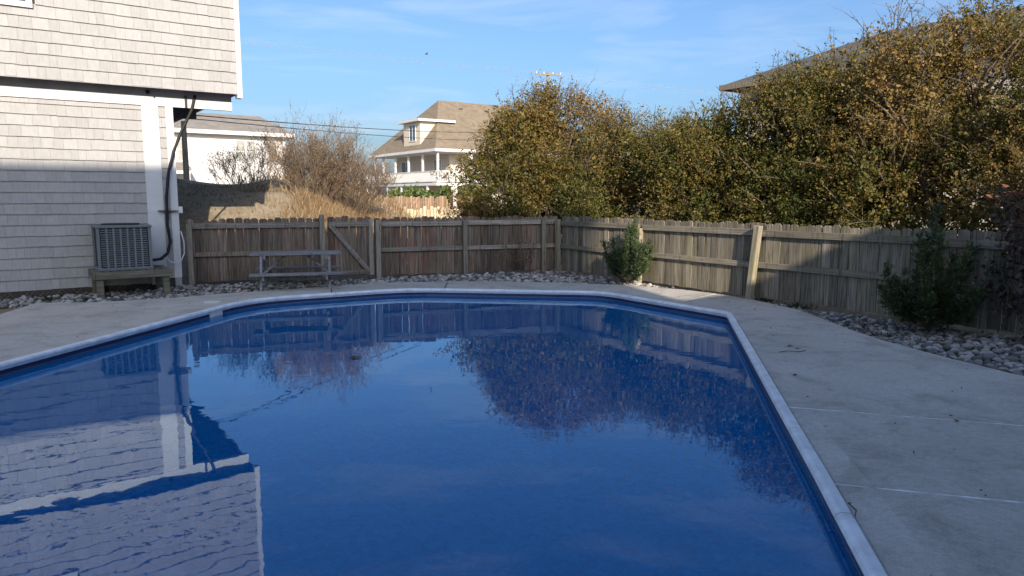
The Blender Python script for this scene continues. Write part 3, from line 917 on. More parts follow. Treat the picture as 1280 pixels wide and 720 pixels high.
    for i in range(len(lo)):
        c = Vector(lo[i,:3]); b0 = Vector((rr.gauss(0,.12), rr.gauss(0,.12), -.25))
        md = b0.lerp(c, .5)+Vector((rr.gauss(0,.12), rr.gauss(0,.12), -.1))
        tb.tube([b0, b0.lerp(md,.5)+Vector((rr.gauss(0,.04),rr.gauss(0,.04),0)), md, c], [trunk, trunk*.85, trunk*.65, trunk*.35], 6)
        for e in range(7):
            th = rr.uniform(0,2*math.pi); zz = rr.uniform(-.3,1)
            o = c+Vector((math.cos(th)*lo[i,3]*.85, math.sin(th)*lo[i,4]*.85, zz*lo[i,5]*.8)); s = md.lerp(c, rr.uniform(.2,1))
            tb.tube([s, s.lerp(o,.5)+Vector((rr.gauss(0,.08),rr.gauss(0,.08),.06)), o], [trunk*.4, trunk*.25, trunk*.1], 4)
    link('trunk', tb.mesh('trunk', M['bark'], True), root)
    if tw.f: tag(link('twigs', tw.mesh('twigs', M[twigmat]), root), kind='stuff')
    return root

# ------------------------------------------------------------------ the tall shrubs behind the right fence
HG = 'tall shrubs behind the right fence'
def b_at(x, y): return (x, y, hz(x, y)-.02)
LF = (.039,.56)
bush('tall_shrub','big brown-topped shrub at the fence corner, beside the tan-roofed house','shrub',HG, b_at(1.0,18.6),
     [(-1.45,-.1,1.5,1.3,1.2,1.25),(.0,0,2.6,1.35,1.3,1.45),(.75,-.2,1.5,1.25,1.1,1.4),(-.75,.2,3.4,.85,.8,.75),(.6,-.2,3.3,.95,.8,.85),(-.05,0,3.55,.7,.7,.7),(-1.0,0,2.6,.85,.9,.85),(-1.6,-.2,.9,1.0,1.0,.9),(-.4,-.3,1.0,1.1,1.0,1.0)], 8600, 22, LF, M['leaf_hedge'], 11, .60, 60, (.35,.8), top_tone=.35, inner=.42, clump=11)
bush('tall_shrub','brown-green shrub behind the fence, lower than its brown-topped neighbour','shrub',HG, b_at(2.9,17.2),
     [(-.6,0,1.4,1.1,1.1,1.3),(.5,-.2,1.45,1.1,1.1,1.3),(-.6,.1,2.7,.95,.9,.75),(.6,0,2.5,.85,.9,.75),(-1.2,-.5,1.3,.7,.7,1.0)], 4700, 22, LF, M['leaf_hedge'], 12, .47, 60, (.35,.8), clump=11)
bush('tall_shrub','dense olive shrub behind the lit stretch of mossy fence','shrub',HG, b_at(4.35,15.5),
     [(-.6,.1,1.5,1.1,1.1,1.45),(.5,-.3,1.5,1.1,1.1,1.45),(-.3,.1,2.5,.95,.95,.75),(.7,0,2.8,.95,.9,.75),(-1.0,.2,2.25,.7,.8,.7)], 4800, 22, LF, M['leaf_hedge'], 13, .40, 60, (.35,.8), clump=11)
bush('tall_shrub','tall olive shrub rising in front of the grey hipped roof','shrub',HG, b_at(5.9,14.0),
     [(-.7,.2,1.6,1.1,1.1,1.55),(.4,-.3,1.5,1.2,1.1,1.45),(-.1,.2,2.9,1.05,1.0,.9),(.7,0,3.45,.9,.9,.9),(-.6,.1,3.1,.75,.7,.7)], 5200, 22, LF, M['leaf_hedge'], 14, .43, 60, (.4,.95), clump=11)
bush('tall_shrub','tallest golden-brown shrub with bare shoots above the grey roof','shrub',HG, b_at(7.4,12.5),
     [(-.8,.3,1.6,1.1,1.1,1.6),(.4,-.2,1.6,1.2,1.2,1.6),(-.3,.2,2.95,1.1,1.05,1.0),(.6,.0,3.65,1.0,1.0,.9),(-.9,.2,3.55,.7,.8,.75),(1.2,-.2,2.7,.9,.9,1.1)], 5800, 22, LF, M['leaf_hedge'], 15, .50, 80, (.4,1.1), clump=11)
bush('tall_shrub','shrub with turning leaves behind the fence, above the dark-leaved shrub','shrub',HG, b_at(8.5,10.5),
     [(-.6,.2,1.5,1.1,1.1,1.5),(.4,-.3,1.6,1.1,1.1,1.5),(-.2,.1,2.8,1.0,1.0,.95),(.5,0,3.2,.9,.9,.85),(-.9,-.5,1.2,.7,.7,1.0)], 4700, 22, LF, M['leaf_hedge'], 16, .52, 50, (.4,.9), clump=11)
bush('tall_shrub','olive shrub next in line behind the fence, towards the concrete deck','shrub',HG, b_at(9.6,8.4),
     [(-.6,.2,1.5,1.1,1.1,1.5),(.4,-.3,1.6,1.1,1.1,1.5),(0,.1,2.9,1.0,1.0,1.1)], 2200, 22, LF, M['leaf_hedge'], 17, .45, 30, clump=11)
bush('tall_shrub','broad dark olive shrub in a second row behind the tall shrubs','shrub',HG, b_at(6.6,16.4),
     [(-1.6,.6,1.6,1.5,1.1,1.6),(.2,0,1.8,1.4,1.1,1.7),(1.6,-.9,2.0,1.3,1.1,1.8)], 1300, 20, (.09,.6), M['leaf_hedge'], 18, .36, 20)
bush('reddish_shrub','low reddish shrub at the back of the fence beside the cedar','shrub',None, b_at(7.55,9.5),
     [(-.2,.0,1.0,.55,.5,.8),(.25,-.2,1.3,.5,.5,.7),(-.3,.2,1.5,.4,.4,.5)], 520, 20, (.055,.55), M['leaf_red'], 19, .6, 20, (.2,.5), .03)
bush('dark_shrub','airy dark brown-leaved shrub in front of the fence beside the cedar','shrub',None, (6.0,8.0,-.03),
     [(-.15,0,.55,.42,.4,.5),(.2,-.1,.95,.42,.42,.55),(-.1,.1,1.2,.38,.38,.4)], 330, 16, (.045,.55), M['leaf_dark'], 20, .45, 40, (.25,.55), .018, 'twig_red', (.15,.4))

# ------------------------------------------------------------------ cedars in the stone bed
def cedar(name, label, loc, ht, rad, seed, mains=26, lean=0):
    """upright plumes from a low fork, each a curved branch set with short needle sprays"""
    rg = np.random.default_rng(seed); rr = random.Random(seed)
    root = empty(name, loc, 0, label, 'cedar', 'young cedars in the stone beds')
    pos, ax, tn, tb = [], [], [], MB()
    for k in range(mains):
        th = 2*math.pi*k/mains*2.6+rr.uniform(-.4,.4); e = (k/(mains-1))**.75
        out = rad*e*rr.uniform(.6,1.15); top = ht*(1.02-.62*e)*rr.uniform(.72,1.14)*(1.1 if k < 5 else 1)
        b0 = Vector((0,0,.02+.10*rr.random())); o = Vector((math.cos(th)*out+lean*top, math.sin(th)*out, top))
        c1 = Vector((o.x*.75, o.y*.75, top*.32))
        Q = [b0*(1-t)**2+c1*2*t*(1-t)+o*t*t for t in [q/6 for q in range(7)]]
        tb.tube(Q, [.014,.012,.010,.008,.006,.004,.002], 4, False)
        st = .42+rr.gauss(0,.10)
        for m in range(80):
            t = .18+.82*rr.random()**.8; c = b0*(1-t)**2+c1*2*t*(1-t)+o*t*t; g = ((o-c1)*t+(c1-b0)*(1-t)).normalized()
            h = (g*.8+Vector((rr.gauss(0,.62),rr.gauss(0,.62),rr.gauss(.12,.4)))).normalized(); L = rr.uniform(.07,.24)*(1.15-.65*t)
            if c.z+h.z*L < .03: continue
            for n in range(15):
                q = c+h*(L*rr.random()); 
                pos.append((q.x+rr.gauss(0,.008),q.y+rr.gauss(0,.008),q.z+rr.gauss(0,.008)))
                ax.append((h.x+rr.gauss(0,.45),h.y+rr.gauss(0,.45),h.z+rr.gauss(.1,.45))); tn.append(st+.22*t+rr.gauss(0,.14))
    pos = np.array(pos); m = len(pos); ln = rg.uniform(.022,.05,m)
    link('crown', leaf_mesh('crown', pos, np.array(ax), ln, ln*rg.uniform(.24,.4,m), np.array(tn), M['leaf_juniper'], rg, .1), root)
    link('trunk', tb.mesh('trunk', M['bark']), root)
cedar('cedar_bush', 'small dark green cedar where the sunlit fence begins', (2.16,13.42,-.02), 1.18, .66, 31, 30, .10)
cedar('cedar_bush', 'dark green cedar shading the round stones beside the brown-leaved shrub', (5.05,8.62,-.02), 1.30, .74, 32, 34, .02)

# ------------------------------------------------------------------ bare twiggy shrubs
def twig_shrub(name, label, loc, ht, rad, stems, seed, mat, r0=.012, depth=4, group=None, buds=0, lean=(0,0)):
    rr = random.Random(seed); rg = np.random.default_rng(seed)
    root = empty(name, loc, 0, label, 'shrub', group)
    tb = MB(); tips = []
    def grow(p, g, L, r, lv):
        q = [p]; gg = g.copy()
        for k in range(3):
            gg = (gg+Vector((rr.gauss(0,.13),rr.gauss(0,.13),rr.gauss(.06,.08)))).normalized(); q.append(q[-1]+gg*(L/3))
        tb.tube(q, [r, r*.85, r*.72, r*.58], 3, False)
        if lv >= 2:
            for a in q[1:]: tips.append((a, gg.copy()))
        if lv < depth:
            for k in range(rr.choice((2,3,3))):
                s = q[rr.choice((1,2,3,3))]
                h = (gg+Vector((rr.gauss(0,.42),rr.gauss(0,.42),rr.gauss(.1,.25)))).normalized()
                grow(s, h, L*rr.uniform(.55,.85), max(r*.6,.0032), lv+1)
    for k in range(stems):
        th = rr.uniform(0,2*math.pi); e = rr.random()**.6
        b = Vector((math.cos(th)*rad*.35*e, math.sin(th)*rad*.35*e, -.05))
        g = Vector((math.cos(th)*e*rad/ht*1.05+lean[0], math.sin(th)*e*rad/ht*1.05+lean[1], 1)).normalized()
        grow(b, g, ht*rr.uniform(.30,.42), r0*rr.uniform(.7,1.2), 0)
    link('branches', tb.mesh('branches', mat), root)
    if buds:
        ch = [rr.choice(tips) for _ in range(buds)]
        pos = np.array([tuple(c[0]) for c in ch])+rg.normal(size=(buds,3))*.02
        ax = np.array([tuple(c[1]) for c in ch])+rg.normal(size=(buds,3))*.5
        ln = rg.uniform(.025,.05,buds)
        link('buds', leaf_mesh('buds', pos, ax, ln, ln*.5, rg.random(buds), M['leaf_buds'], rg), root)
    return root
def b2(x, y): return (x, y, hz(x,y))
twig_shrub('bare_shrub', 'dense bare grey-brown shrub on the dune, tallest of the leafless ones', b2(-5.5,20.2), 2.15, 1.35, 66, 41, M['twig'], .013, 4, 'leafless shrubs on the dune', 11000)
twig_shrub('bare_shrub', 'leafless pale shrub leaning towards the columned house', b2(-4.55,20.6), 1.95, 1.15, 44, 42, M['twig'], .012, 4, 'leafless shrubs on the dune', 5000, (.25,0))
twig_shrub('bare_shrub', 'low dark leafless shrub on the shaded dune before the white house', b2(-7.0,19.2), 1.3, 1.35, 24, 43, M['twig_lit_tone'], .010, 4, 'leafless shrubs on the dune', 1800, (-.2,0))
twig_shrub('bare_shrub', 'thin reddish bare shrub standing in stones against the far fence', (.28,15.15,-.03), .95, .55, 12, 44, M['twig_red'], .008, 3, None, 260)

def blades(name, label, n, sampler, hl, seed, mat, cat='grass', wd=.012, spread=.35):
    rg = np.random.default_rng(seed); rr = random.Random(seed)
    pts = [sampler(rr) for _ in range(n)]
    pos = np.array(pts); ax = np.concatenate([rg.normal(size=(n,2))*spread, np.ones((n,1))], 1)
    ln = rg.uniform(*hl, n); tone = rg.normal(size=n)*.2+.55
    tag(link(name, leaf_mesh(name, pos, ax, ln, wd*rg.uniform(.7,1.4,n), tone, mat, rg, .1)), label, cat, kind='stuff')
def dune_pt(rr):
    while True:
        x = rr.gauss(-3.9,1.3); y = rr.gauss(19.6,1.6)
        if dist_l(x,y) > .9 and -7.0 < x < -.6 and (x > -5.6 or rr.random() < .12): return (x, y, hz(x,y)-.03)
blades('dry_grass', 'dry golden grass tufts on the sunlit dune behind the gate', 19000, dune_pt, (.12,.40), 51, M['grass'], wd=.014)
def dune2(rr):
    x = rr.uniform(-10,-6); y = rr.uniform(15.5,20)
    return (x, y, hz(x,y)-.02)
blades('dune_stubble', 'sparse dark stubble on the shaded dune beside the house', 1500, dune2, (.05,.18), 52, M['weed'], wd=.012, spread=.7)
def far_pt(rr):
    x = rr.uniform(-9,1); y = rr.uniform(23,40)
    return (x, y, hz(x,y)-.03)
blades('distant_grass', 'dry straw grass in front of the reddish paling fence', 9000, far_pt, (.2,.55), 53, M['grass'], wd=.03)

# low weeds along the fence foot
def weed(label, x, y, n, s, seed):
    rg = np.random.default_rng(seed)
    th = rg.uniform(0,2*np.pi,n); r = np.abs(rg.normal(size=n))*s*.45
    pos = np.stack([np.cos(th)*r, np.sin(th)*r, np.zeros(n)-.01], 1); ax = np.stack([np.cos(th)*.7, np.sin(th)*.7, np.ones(n)*.8], 1)+rg.normal(size=(n,3))*.3
    ln = rg.uniform(.05,.14,n)*s*4
    o = link('weed_tuft', leaf_mesh('weed_tuft', pos, ax, ln, ln*.22, rg.random(n), M['weed'], rg), loc=(x,y,-.03))
    tag(o, label, 'weed', 'weeds at the fence foot')
weed('dark green weed tuft at the foot of the leaning fence post', 3.98,11.25,90,.22,1)
weed('straggly weed tuft where the stone bed meets the mossy fence', 4.22,10.55,110,.26,2)
weed('small weed tuft in the stones in front of the cedar', 4.42,8.35,70,.16,3)
weed('green weed tuft under the lattice beside the platform', -7.35,11.35,80,.2,4)
weed('yellowish weed tuft at the platform leg', -6.85,11.45,60,.15,5)

# ------------------------------------------------------------------ stones
SM = []
for k in range(7):
    bm = bmesh.new(); bmesh.ops.create_icosphere(bm, subdivisions=2, radius=.5)
    rk = random.Random(k+3); ph = [rk.uniform(0,6) for _ in range(6)]
    for v in bm.verts:
        c = v.co; s = 1+.16*math.sin(c.x*5+ph[0])*math.cos(c.y*4+ph[1])+.12*math.sin(c.z*6+ph[2]+c.x*3)
        v.co = Vector((c.x*s*(1+.25*(k%3)), c.y*s, c.z*s*.68))
    me = bpy.data.meshes.new('stone'); bm.to_mesh(me); bm.free()
    me.polygons.foreach_set('use_smooth', [True]*len(me.polygons)); me.materials.append(M['stone']); SM.append(me)
def bed_ok(x, y):
    if inside((x,y), DECKPOLY): return False
    if dist_r(x,y) > -.05 and x > 1: return False
    if dist_l(x,y) > -.05: return False
    p = Vector((x+6.12, y-13.0)); yy = p.x*(-math.sin(GRID))+p.y*math.cos(GRID); xx = p.x*math.cos(GRID)+p.y*math.sin(GRID)
    if yy > -.04 and xx < .14: return False
    return True
srnd = random.Random(99)
zones = [  # x0,x1,y0,y1, count, size range, label, group, individuals
    (3.9,6.6,6.0,10.2, 4300, (.034,.09), 'rounded grey river stone in the bed around the larger cedar', 'stones in the bed by the mossy fence', 150),
    (-2.7,3.2,13.0,15.8, 2600, (.055,.125), 'pale grey stone in the broad bed along the far picket fence', 'stones in the bed along the far fence', 110),
    (-8.6,-2.6,10.6,14.3, 2600, (.03,.095), 'grey stone in the strip beside the shingled house and picnic table', 'stones in the strip beside the house', 45),
    (2.6,4.3,9.8,13.4, 260, (.03,.075), None, None, 0)]
rest_v, rest_f, rest_t = [], [], []
ico = SM
for x0,x1,y0,y1,cnt,szr,lab,grp,ind in zones:
    pts = []; tries = 0
    while len(pts) < cnt and tries < cnt*12:
        tries += 1
        x = srnd.uniform(x0,x1); y = srnd.uniform(y0,y1)
        if not bed_ok(x,y): continue
        s = szr[0]+(szr[1]-szr[0])*srnd.random()**1.6
        pts.append((x,y,s))
    # thin out overlaps: bigger stones first
    pts.sort(key=lambda p: -p[2]); keep = []; cell = {}
    for x,y,s in pts:
        c = (int(x//.15), int(y//.15)); ok = True
        for i in (-1,0,1):
            for j in (-1,0,1):
                for (a,b,t) in cell.get((c[0]+i,c[1]+j), ()):
                    if (a-x)**2+(b-y)**2 < (.40*(s+t))**2: ok = False
        if ok: keep.append((x,y,s)); cell.setdefault(c,[]).append((x,y,s))
    def show(p):
        d = math.hypot(p[0],p[1]); vis = abs(p[0]/p[1]) < .72
        return -(p[2]/d) if vis else 1
    keep.sort(key=show)
    for i, (x,y,s) in enumerate(keep):
        z = -.06+s*.22+srnd.uniform(0,.025)
        rot = (srnd.uniform(-.35,.35), srnd.uniform(-.35,.35), srnd.uniform(0,6.28)); sc = s*srnd.uniform(.85,1.1)
        if i < ind:
            tag(link('river_stone', SM[srnd.randrange(7)], None, (x,y,z), rot, (sc,sc,sc)), lab, 'stone', grp)
        else:
            me = SM[srnd.randrange(7)]; Mx = Matrix.LocRotScale(Vector((x,y,z)), __import__('mathutils').Euler(rot), Vector((sc,sc,sc)))
            b = len(rest_v); rest_v += [tuple(Mx @ v.co) for v in me.vertices]
            fs = [tuple(b+q for q in p.vertices) for p in me.polygons]; rest_f += fs; rest_t += [srnd.random()]*len(fs)
me = bpy.data.meshes.new('stone_bed'); me.from_pydata(rest_v, [], rest_f); me.materials.append(M['stone_bed'])
me.polygons.foreach_set('use_smooth', [True]*len(rest_f))
me.attributes.new('tone','FLOAT','FACE').data.foreach_set('value', rest_t)
tag(link('stone_bed', me), 'bed of grey and tan river stones between deck and fences', 'stones', kind='stuff')

def litter(name, label, n, x0, x1, y0, y1, ok, seed, sz, z):
    rg = np.random.default_rng(seed); rr = random.Random(seed); pts = []
    while len(pts) < n:
        x = rr.uniform(x0,x1); y = rr.uniform(y0,y1)
        if ok(x, y, rr): pts.append((x, y, z+rr.uniform(0,.004)))
    pos = np.array(pts); ax = np.concatenate([rg.normal(size=(n,2)), rg.normal(size=(n,1))*.18], 1)
    ln = rg.uniform(*sz, n)
    tag(link(name, leaf_mesh(name, pos, ax, ln, ln*.5, rg.random(n), M['litter'], rg, .15)), label, 'leaf litter', kind='stuff')
litter('leaf_litter', 'dry leaf litter caught among the stones along the fences', 1500, -6, 6.6, 6, 15.8, lambda x, y, r: bed_ok(x, y) and (dist_r(x,y) > -1.3 or dist_l(x,y) > -1.6), 61, (.025,.06), .005)
POOLX = [tuple(p) for p in offset(POOLR, .08)]
litter('deck_debris', 'scattered bits of dry leaf and grit on the concrete deck', 150, -6, 5, 2, 13.8, lambda x, y, r: inside((x,y), DECKPOLY) and not inside((x,y), POOLX) and (dist_r(x,y) > -2.2 or r.random() < .25), 62, (.012,.035), .003)

# ------------------------------------------------------------------ houses beyond
def hip(parent, x0,x1,y0,y1,z, zr, ra, rb, mat, th=.16, name='roof'):
    """hip roof over a rectangle; ridge from point ra to rb (x,y)"""
    m = MB()
    m.add([(x0,y0,z),(x1,y0,z),(x1,y1,z),(x0,y1,z),(ra[0],ra[1],zr),(rb[0],rb[1],zr)],
          [(0,3,2,1),(0,1,5,4),(1,2,5),(2,3,4,5),(3,0,4)])
    return m.build(name, mat, parent)
def fascia(parent, x0,x1,y0,y1,z0,z1, mat, t=.06):
    m = MB(); m.box(x0-t,x1+t,y0-t,y0-.003,z0,z1); m.box(x0-t,x1+t,y1+.003,y1+t,z0,z1); m.box(x0-t,x0-.003,y0-.003,y1+.003,z0,z1); m.box(x1+.003,x1+t,y0-.003,y1+.003,z0,z1)
    return m.build('fascia', mat, parent)

# tan-roofed house with columned porch
KX, KY = -6.3, 62.0
th_ = empty('columned_house', (KX,KY,.3), GRID, 'cream house with tan hipped roof, dormer and white columned porch', 'house')
FL, EV = 2.55, 5.25
box('lower_wall', M['tan'], th_, 1.6, 15, 1.2, 12.2, -.6, FL)
box('upper_wall', M['tan'], th_, 2.0, 15, 1.5, 12.0, FL+.002, EV-.1)
rf = hip(th_, -.5, 15.5, -.5, 13.0, EV+.15, 10.35, (3.6,6.2), (11.5,6.2), M['roof_tan'])
fascia(th_, -.5, 15.5, -.5, 13.0, EV-.08, EV+.16, M['white'])
box('porch_ceiling', M['white'], th_, -.44, 15.4, -.44, 12.9, EV-.095, EV-.083)
box('porch_floor', M['white'], th_, -.35, 15, -.35, 14.6, FL-.22, FL)
for y in (-.1, 2.6, 5.3, 8.0, 10.6, 12.4): box('column', M['white'], th_, -.16, .02, y-.09, y+.09, FL, EV-.1)
for x in (3.2, 6.2, 9.2): box('column', M['white'], th_, x-.13, x+.13, -.23, .03, FL, EV-.1)
def balustrade(x0,y0,x1,y1):
    r_ = MB().bar((x0,y0,FL+1.0),(x1,y1,FL+1.0), .10, .07).bar((x0,y0,FL+.12),(x1,y1,FL+.12), .06, .06).build('railing', M['white'], th_)
    m = MB(); n = int(math.hypot(x1-x0,y1-y0)/.17)
    for k in range(n+1):
        t = k/n; x = x0+(x1-x0)*t; y = y0+(y1-y0)*t; m.box(x-.03,x+.03,y-.03,y+.03,FL+.14,FL+.97)
    m.build('balusters', M['white'], r_)
balustrade(-.28,-.28,-.28,14.5); balustrade(-.28,-.28,10,-.28)
for y in (1.5, 6.5, 9.5, 12.4, 14.3): box('deck_post', M['white'], th_, -.3, -.1, y-.1, y+.1, -.6, FL-.221)
def side_window(parent, y0,y1,z0,z1,x, name='window'):
    """window on a wall facing local -x"""
    m = MB(); fw = .09
    m.box(x-.05,x+.02,y0-fw,y1+fw,z1,z1+fw); m.box(x-.05,x+.02,y0-fw,y1+fw,z0-fw,z0); m.box(x-.05,x+.02,y0-fw,y0,z0,z1); m.box(x-.05,x+.02,y1,y1+fw,z0,z1)
    m.box(x-.03,x+.02,(y0+y1)/2-.04,(y0+y1)/2+.04,z0,z1)
    o = m.build(name, M['white'], parent); box('pane', M['glass'], o, x-.012, x-.004, y0, y1, z0, z1)
side_window(th_, 9.0, 10.8, FL+.1, FL+2.15, 1.998, 'glass_door'); side_window(th_, 3.0, 4.2, FL+.8, FL+2.1, 1.998)
side_window(th_, 8.5, 11.5, 1.2, 1.95, 1.598)
# dormer on the -x slope
dm = box('dormer', M['cream'], th_, -.05, 3.4, 3.0, 6.2, EV+.45, 7.95)
box('dormer_roof', M['white'], dm, -.45, 3.3, 2.55, 6.65, 7.952, 8.16)
side_window(dm, 3.9, 5.0, 6.35, 7.7, -.052)
d2 = box('dormer', M['cream'], th_, 8.0, 10.5, 1.0, 4.5, EV+.9, 7.3); box('dormer_roof', M['white'], d2, 7.7, 10.8, .6, 5.2, 7.302, 7.5)
for x in (5.2, 9.6): box('roof_vent', M['lattice'], rf, x, x+.35, 5.0, 5.35, 9.2, 9.62)

# white house behind the dune
wh = empty('white_house', (-17,45,.3), GRID, 'white two-storey house with brown-grey roof behind the bare shrubs', 'house')
E1 = 5.2
box('wall', M['housewhite'], wh, -13, 3.1, 0, 8, -.6, E1-.05)
hip(wh, -13.4, 3.55, -.45, 8.4, E1+.1, 6.75, (-9,4.0), (2.7,4.0), M['roof_grey'])
fascia(wh, -13.4, 3.55, -.45, 8.4, E1-.12, E1+.11, M['white'])
box('eave_soffit', M['white'], wh, -13.3, 3.45, -.44, 8.3, E1-.048, E1-.036)
for x0, x1 in ((-3.3,-2.75),(.05,.55),(.66,1.16),(-5.5,-4.9)): window(wh, x0, x1, 3.5, 4.75, -.004, M['white'], .06, True, pane='sky_pane')
window(wh, 2.0, 2.5, 3.5, 4.75, -.004, M['white'], .06, True, pane='sky_pane')
pr = MB(); pr.add([(-7,-1.6,2.85),(-2.9,-1.6,2.85),(-2.9,-.01,3.25),(-7,-.01,3.25),(-7,-1.6,2.98),(-2.9,-1.6,2.98),(-2.9,-.01,3.38),(-7,-.01,3.38)],[(0,3,2,1),(4,5,6,7),(0,1,5,4),(1,2,6,5),(2,3,7,6),(3,0,4,7)])
pr.build('porch_roof', M['roof_grey'], wh)
box('porch_beam', M['white'], wh, -7, -2.95, -1.58, -1.45, 2.66, 2.849)
for x in (-6.8, -4.8, -3.05): box('porch_post', M['white'], wh, x-.06, x+.06, -1.57, -1.46, -.6, 2.66)
# grey-roofed house behind the tall shrubs
rh = empty('hipped_house', (7.93,28,.2), GRID, 'house with grey hipped roof mostly hidden behind the tall shrubs', 'house')
box('wall', M['tan'], rh, .5, 7.4, -15.5, -.5, -.6, 5.45)
hip(rh, 0, 7.9, -16, 0, 5.6, 7.35, (3.95,-12), (3.95,-3.95), M['roof_dark'])
fascia(rh, 0, 7.9, -16, 0, 5.42, 5.61, M['pole'])
side_window(rh, -3.4, -2.4, 3.6, 4.9, .498); side_window(rh, -6.4, -5.4, 3.6, 4.9, .498)

# the house whose shade lies over the pool (stands behind the viewer)
bh = empty('raised_beach_house', (-1.82,-6.92,0), GRID, 'tall beach house behind the pool whose shade covers the deck', 'house')
BX0, BX1, BD = -6.0, 8.25, -5.0
box('wall', M['shingle'], bh, BX0+.35, BX1-.35, BD+.4, -.4, -.06, 10.9)
rfb = MB(); ym = BD/2
rfb.add([(BX0,0,10.95),(BX1,0,10.95),(BX1,BD,10.95),(BX0,BD,10.95),(BX0,0,11.05),(BX1,0,11.05),(BX1,BD,11.05),(BX0,BD,11.05),(BX0,ym,11.3),(BX1,ym,11.3)],
    [(3,2,1,0),(0,1,5,4),(2,3,7,6),(4,5,9,8),(6,7,8,9),(1,2,6,5),(5,6,9),(0,4,7,3),(4,8,7)])
rfb.build('roof', M['roof_grey'], bh)
for x in (-4,-1,2,5):
    for z in (2.0, 5.0, 8.0):
        m = MB(); m.box(x,x+1.2,-.4,-.37,z,z+1.6); o = m.build('window', M['white'], bh); box('pane', M['glass'], o, x+.08,x+1.12,-.369,-.36,z+.08,z+1.52)
box('side_wing', M['shingle'], bh, BX1-.34, 15, BD+.4, -1.2, -.06, 4.9)
box('wing_deck', M['rail'], bh, BX1-.34, 15, BD+.4, -.2, 4.901, 5.05)
rl = box('wing_railing', M['rail'], bh, BX1+.4, 15, -.30, -.22, 5.85, 5.93)
for k in range(24):
    x = BX1+.45+k*.245; box('baluster', M['rail'], rl, x, x+.235, -.29, -.23, 5.052, 5.85)

# ------------------------------------------------------------------ poles, wires, far fences, far greenery
def upole(loc, ht, label, cross=True, r=.14):
    o = empty('utility_pole', loc, R(20), label, 'utility pole')
    MB().tube([(0,0,-.5),(0,0,ht)], [r,r*.75], 10).build('shaft', M['pole'], o, smooth=False)
    if cross:
        for z in (ht-.25, ht-1.1):
            c = box('crossarm', M['pole'], o, -1.15, 1.15, -.06-r*.7-.04, -r*.7-.002, z-.06, z+.06)
            for x in (-1.05,-.4,.4,1.05): MB().tube([(x,-r*.7-.05,z+.06),(x,-r*.7-.05,z+.22)], [.05,.03], 8).build('insulator', M['insul'], c)
    return o
upole((2.9,60,.2), 11.5, 'utility pole with crossarms rising behind the brown-topped shrub')
upole((-33,34,.2), 11.5, 'utility pole with crossarms beyond the shingled house')
upole((38,72,.2), 11.5, 'utility pole with crossarms beyond the grey hipped roof')
pp = upole((-11.62,26,hz(-11.62,26)-.3), 2.85, 'plain tan wooden pole beside the porch of the white house', False, .115)
def wire(a, b, sag, r, mat, label):
    a = Vector(a); b = Vector(b); n = 24
    m = MB().tube([a.lerp(b,t/n)-Vector((0,0,sag*4*(t/n)*(1-t/n))) for t in range(n+1)], r, 5)
    tag(m.build('overhead_wire', mat), label, 'wire')
sb_ = hs.location+Vector((.819*.6-.574*2.08, .574*.6+.819*2.08, 3.30))
wire(sb_, (2.75,59.9,7.2), .35, .012, M['wire'], 'upper dark service wire running from the shingled house past the tan roof')
wire(sb_-Vector((0,0,.07)), (2.75,59.9,6.5), .35, .010, M['wire'], 'lower dark service wire running from the shingled house past the tan roof')
for k, (dx, dz) in enumerate(((-1.0,11.65),(1.0,11.65))):
    wire((-33+dx,34,dz), (2.9+dx,60,dz), .5, .010, M['wire_pale'], 'thin pale power line in the sky left of the brown-topped shrub, %s of the pair' % ('far' if k == 0 else 'near'))
    wire((2.9+dx,60,dz), (38+dx,72,dz), .9, .009, M['wire_pale'], 'thin pale power line over the shrubs, %s of the pair' % ('far' if k == 0 else 'near'))

def paling(name, label, p0, p1, z, ht, mat, wd, seed):
    p0 = Vector(p0); p1 = Vector(p1); L = (p1-p0).length; d = (p1-p0)/L; rr = random.Random(seed)
    o = empty(name, (p0.x,p0.y,z), math.atan2(d.y,d.x), label, 'fence')
    MB().box(0,L,.02,.06,ht*.25,ht*.25+.08).build('rail', M['paling'], o); MB().box(0,L,.02,.06,ht*.78,ht*.78+.08).build('rail', M['paling'], o)
    x = 0; ms = [MB().box(0,wd,-.012,.012,0,ht).mesh('paling', mat)]
    while x < L:
        link('paling', ms[0], o, loc=(x, rr.uniform(-.008,.008), 0), scale=(1,1,rr.uniform(.93,1.07))); x += wd+rr.uniform(.008,.03)
paling('paling_fence', 'low pale paling fence just beyond the grey yard fence', (-4.6,25.2), (.6,26.5), .02, 1.2, M['paling'], .10, 1)
paling('paling_fence', 'reddish cedar paling fence below the columned house', (-7.5,38), (-1.2,36.5), .32, 1.3, M['orange_paling'], .11, 2)
sgn = empty('white_post', (-2.85,36.2,.3), 0, 'short white post standing at the reddish paling fence', 'post')
box('shaft', M['white'], sgn, -.07, .07, -.06, .06, -.3, 1.55); box('cap', M['white'], sgn, -.17, .17, -.08, .08, 1.551, 1.9)
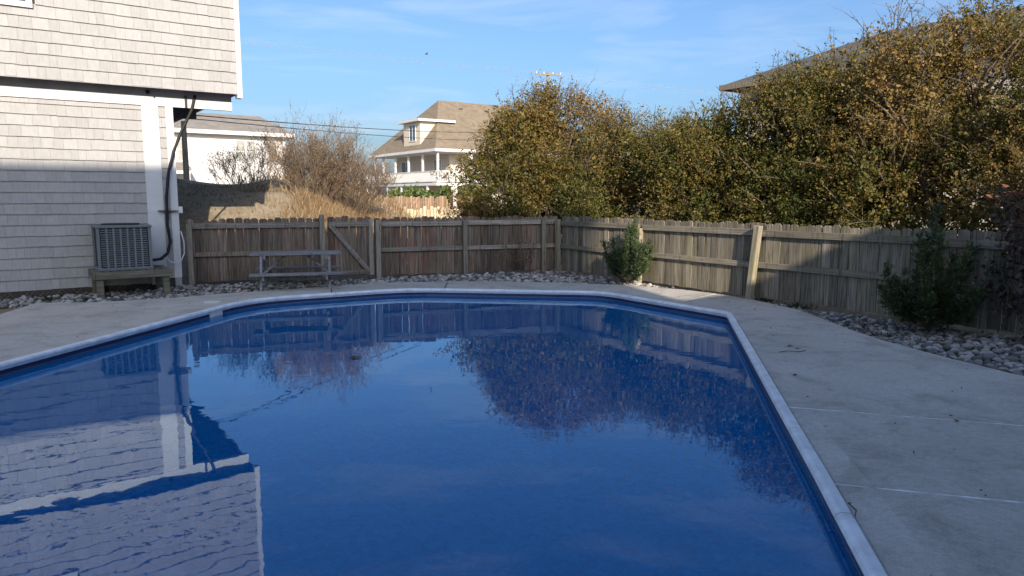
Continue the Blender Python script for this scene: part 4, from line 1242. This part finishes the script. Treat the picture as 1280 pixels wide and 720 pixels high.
for k, (x, lab) in enumerate(((-6.0,'glossy green hedge shrub below the porch railing'),(-4.2,'rounded green shrub between the porch and the white post'),(-2.7,'bright green shrub partly behind the white post'))):
    bush('green_shrub', lab, 'shrub', 'green shrubs below the columned house', (x,41,.3), [(-.5,0,.8,.8,.8,.75),(.4,0,.9,.8,.8,.8)], 300, 16, (.15,.5), M['leaf_green'], 70+k, .5, 0, (.2,.4), .05)

# ------------------------------------------------------------------ small things
def fallen(name, loc, rz, s, label, z=None):
    m = MB(); m.add([(0,0,0),(.35*s,.22*s,.12*s),(s,0,.05*s),(.35*s,-.22*s,.10*s),(.4*s,0,.02*s)], [(0,4,1),(4,2,1),(0,3,4),(4,3,2)])
    tag(m.build(name, M['dry_leaf'], loc=loc, rot=(0,0,rz)), label, 'leaf')
fallen('fallen_leaf', (2.98,7.65,.003), .4, .09, 'curled dry leaf lying on the deck near the pool corner')
fallen('fallen_leaf', (3.05,7.5,.003), 2.1, .07, 'smaller dry leaf beside the curled leaf on the deck')
fallen('fallen_leaf', (2.55,6.35,.003), 1.1, .08, 'dry leaf on the deck strip along the pool')
fallen('fallen_leaf', (3.2,5.0,.003), 1.5, .07, 'dry leaf lying just beyond the middle deck joint')
fallen('floating_leaf', (-1.75,7.55,-.104), .2, .16, 'dry leaf floating on the open water')
tw_ = MB().tube([(0,0,.006),(.1,.03,.012),(.22,.02,.006),(.3,.06,.01)], .004, 4); tag(tw_.build('fallen_twig', M['twig_red'], loc=(2.78,7.35,0)), 'thin brown twig on the deck beside the dry leaves', 'twig')
tw_ = MB().tube([(0,0,.004),(.03,.05,.012),(.02,.12,.02),(.05,.15,.008)], .004, 4); tag(tw_.build('fallen_twig', M['twig_red'], loc=(1.71,3.42,.02)), 'short twig lying across the white pool coping', 'twig')
bd = MB(); bd.tube([(-.18,0,0),(-.08,0,.02),(.06,0,.02),(.16,0,0)], [.015,.06,.055,.01], 6)
bird = empty('bird', (-4.6,40,9.25), .6, 'tiny dark bird flying in the open sky', 'bird'); bird.scale = (.5,.5,.5)
link('body', bd.mesh('body', M['bird'], True), bird)
for s in (-1,1): MB().add([(-.07,0,.02),(.07,0,.02),(.02,s*.32,.14),(-.06,s*.30,.14)], [(0,1,2,3)]).build('wing', M['bird'], bird)
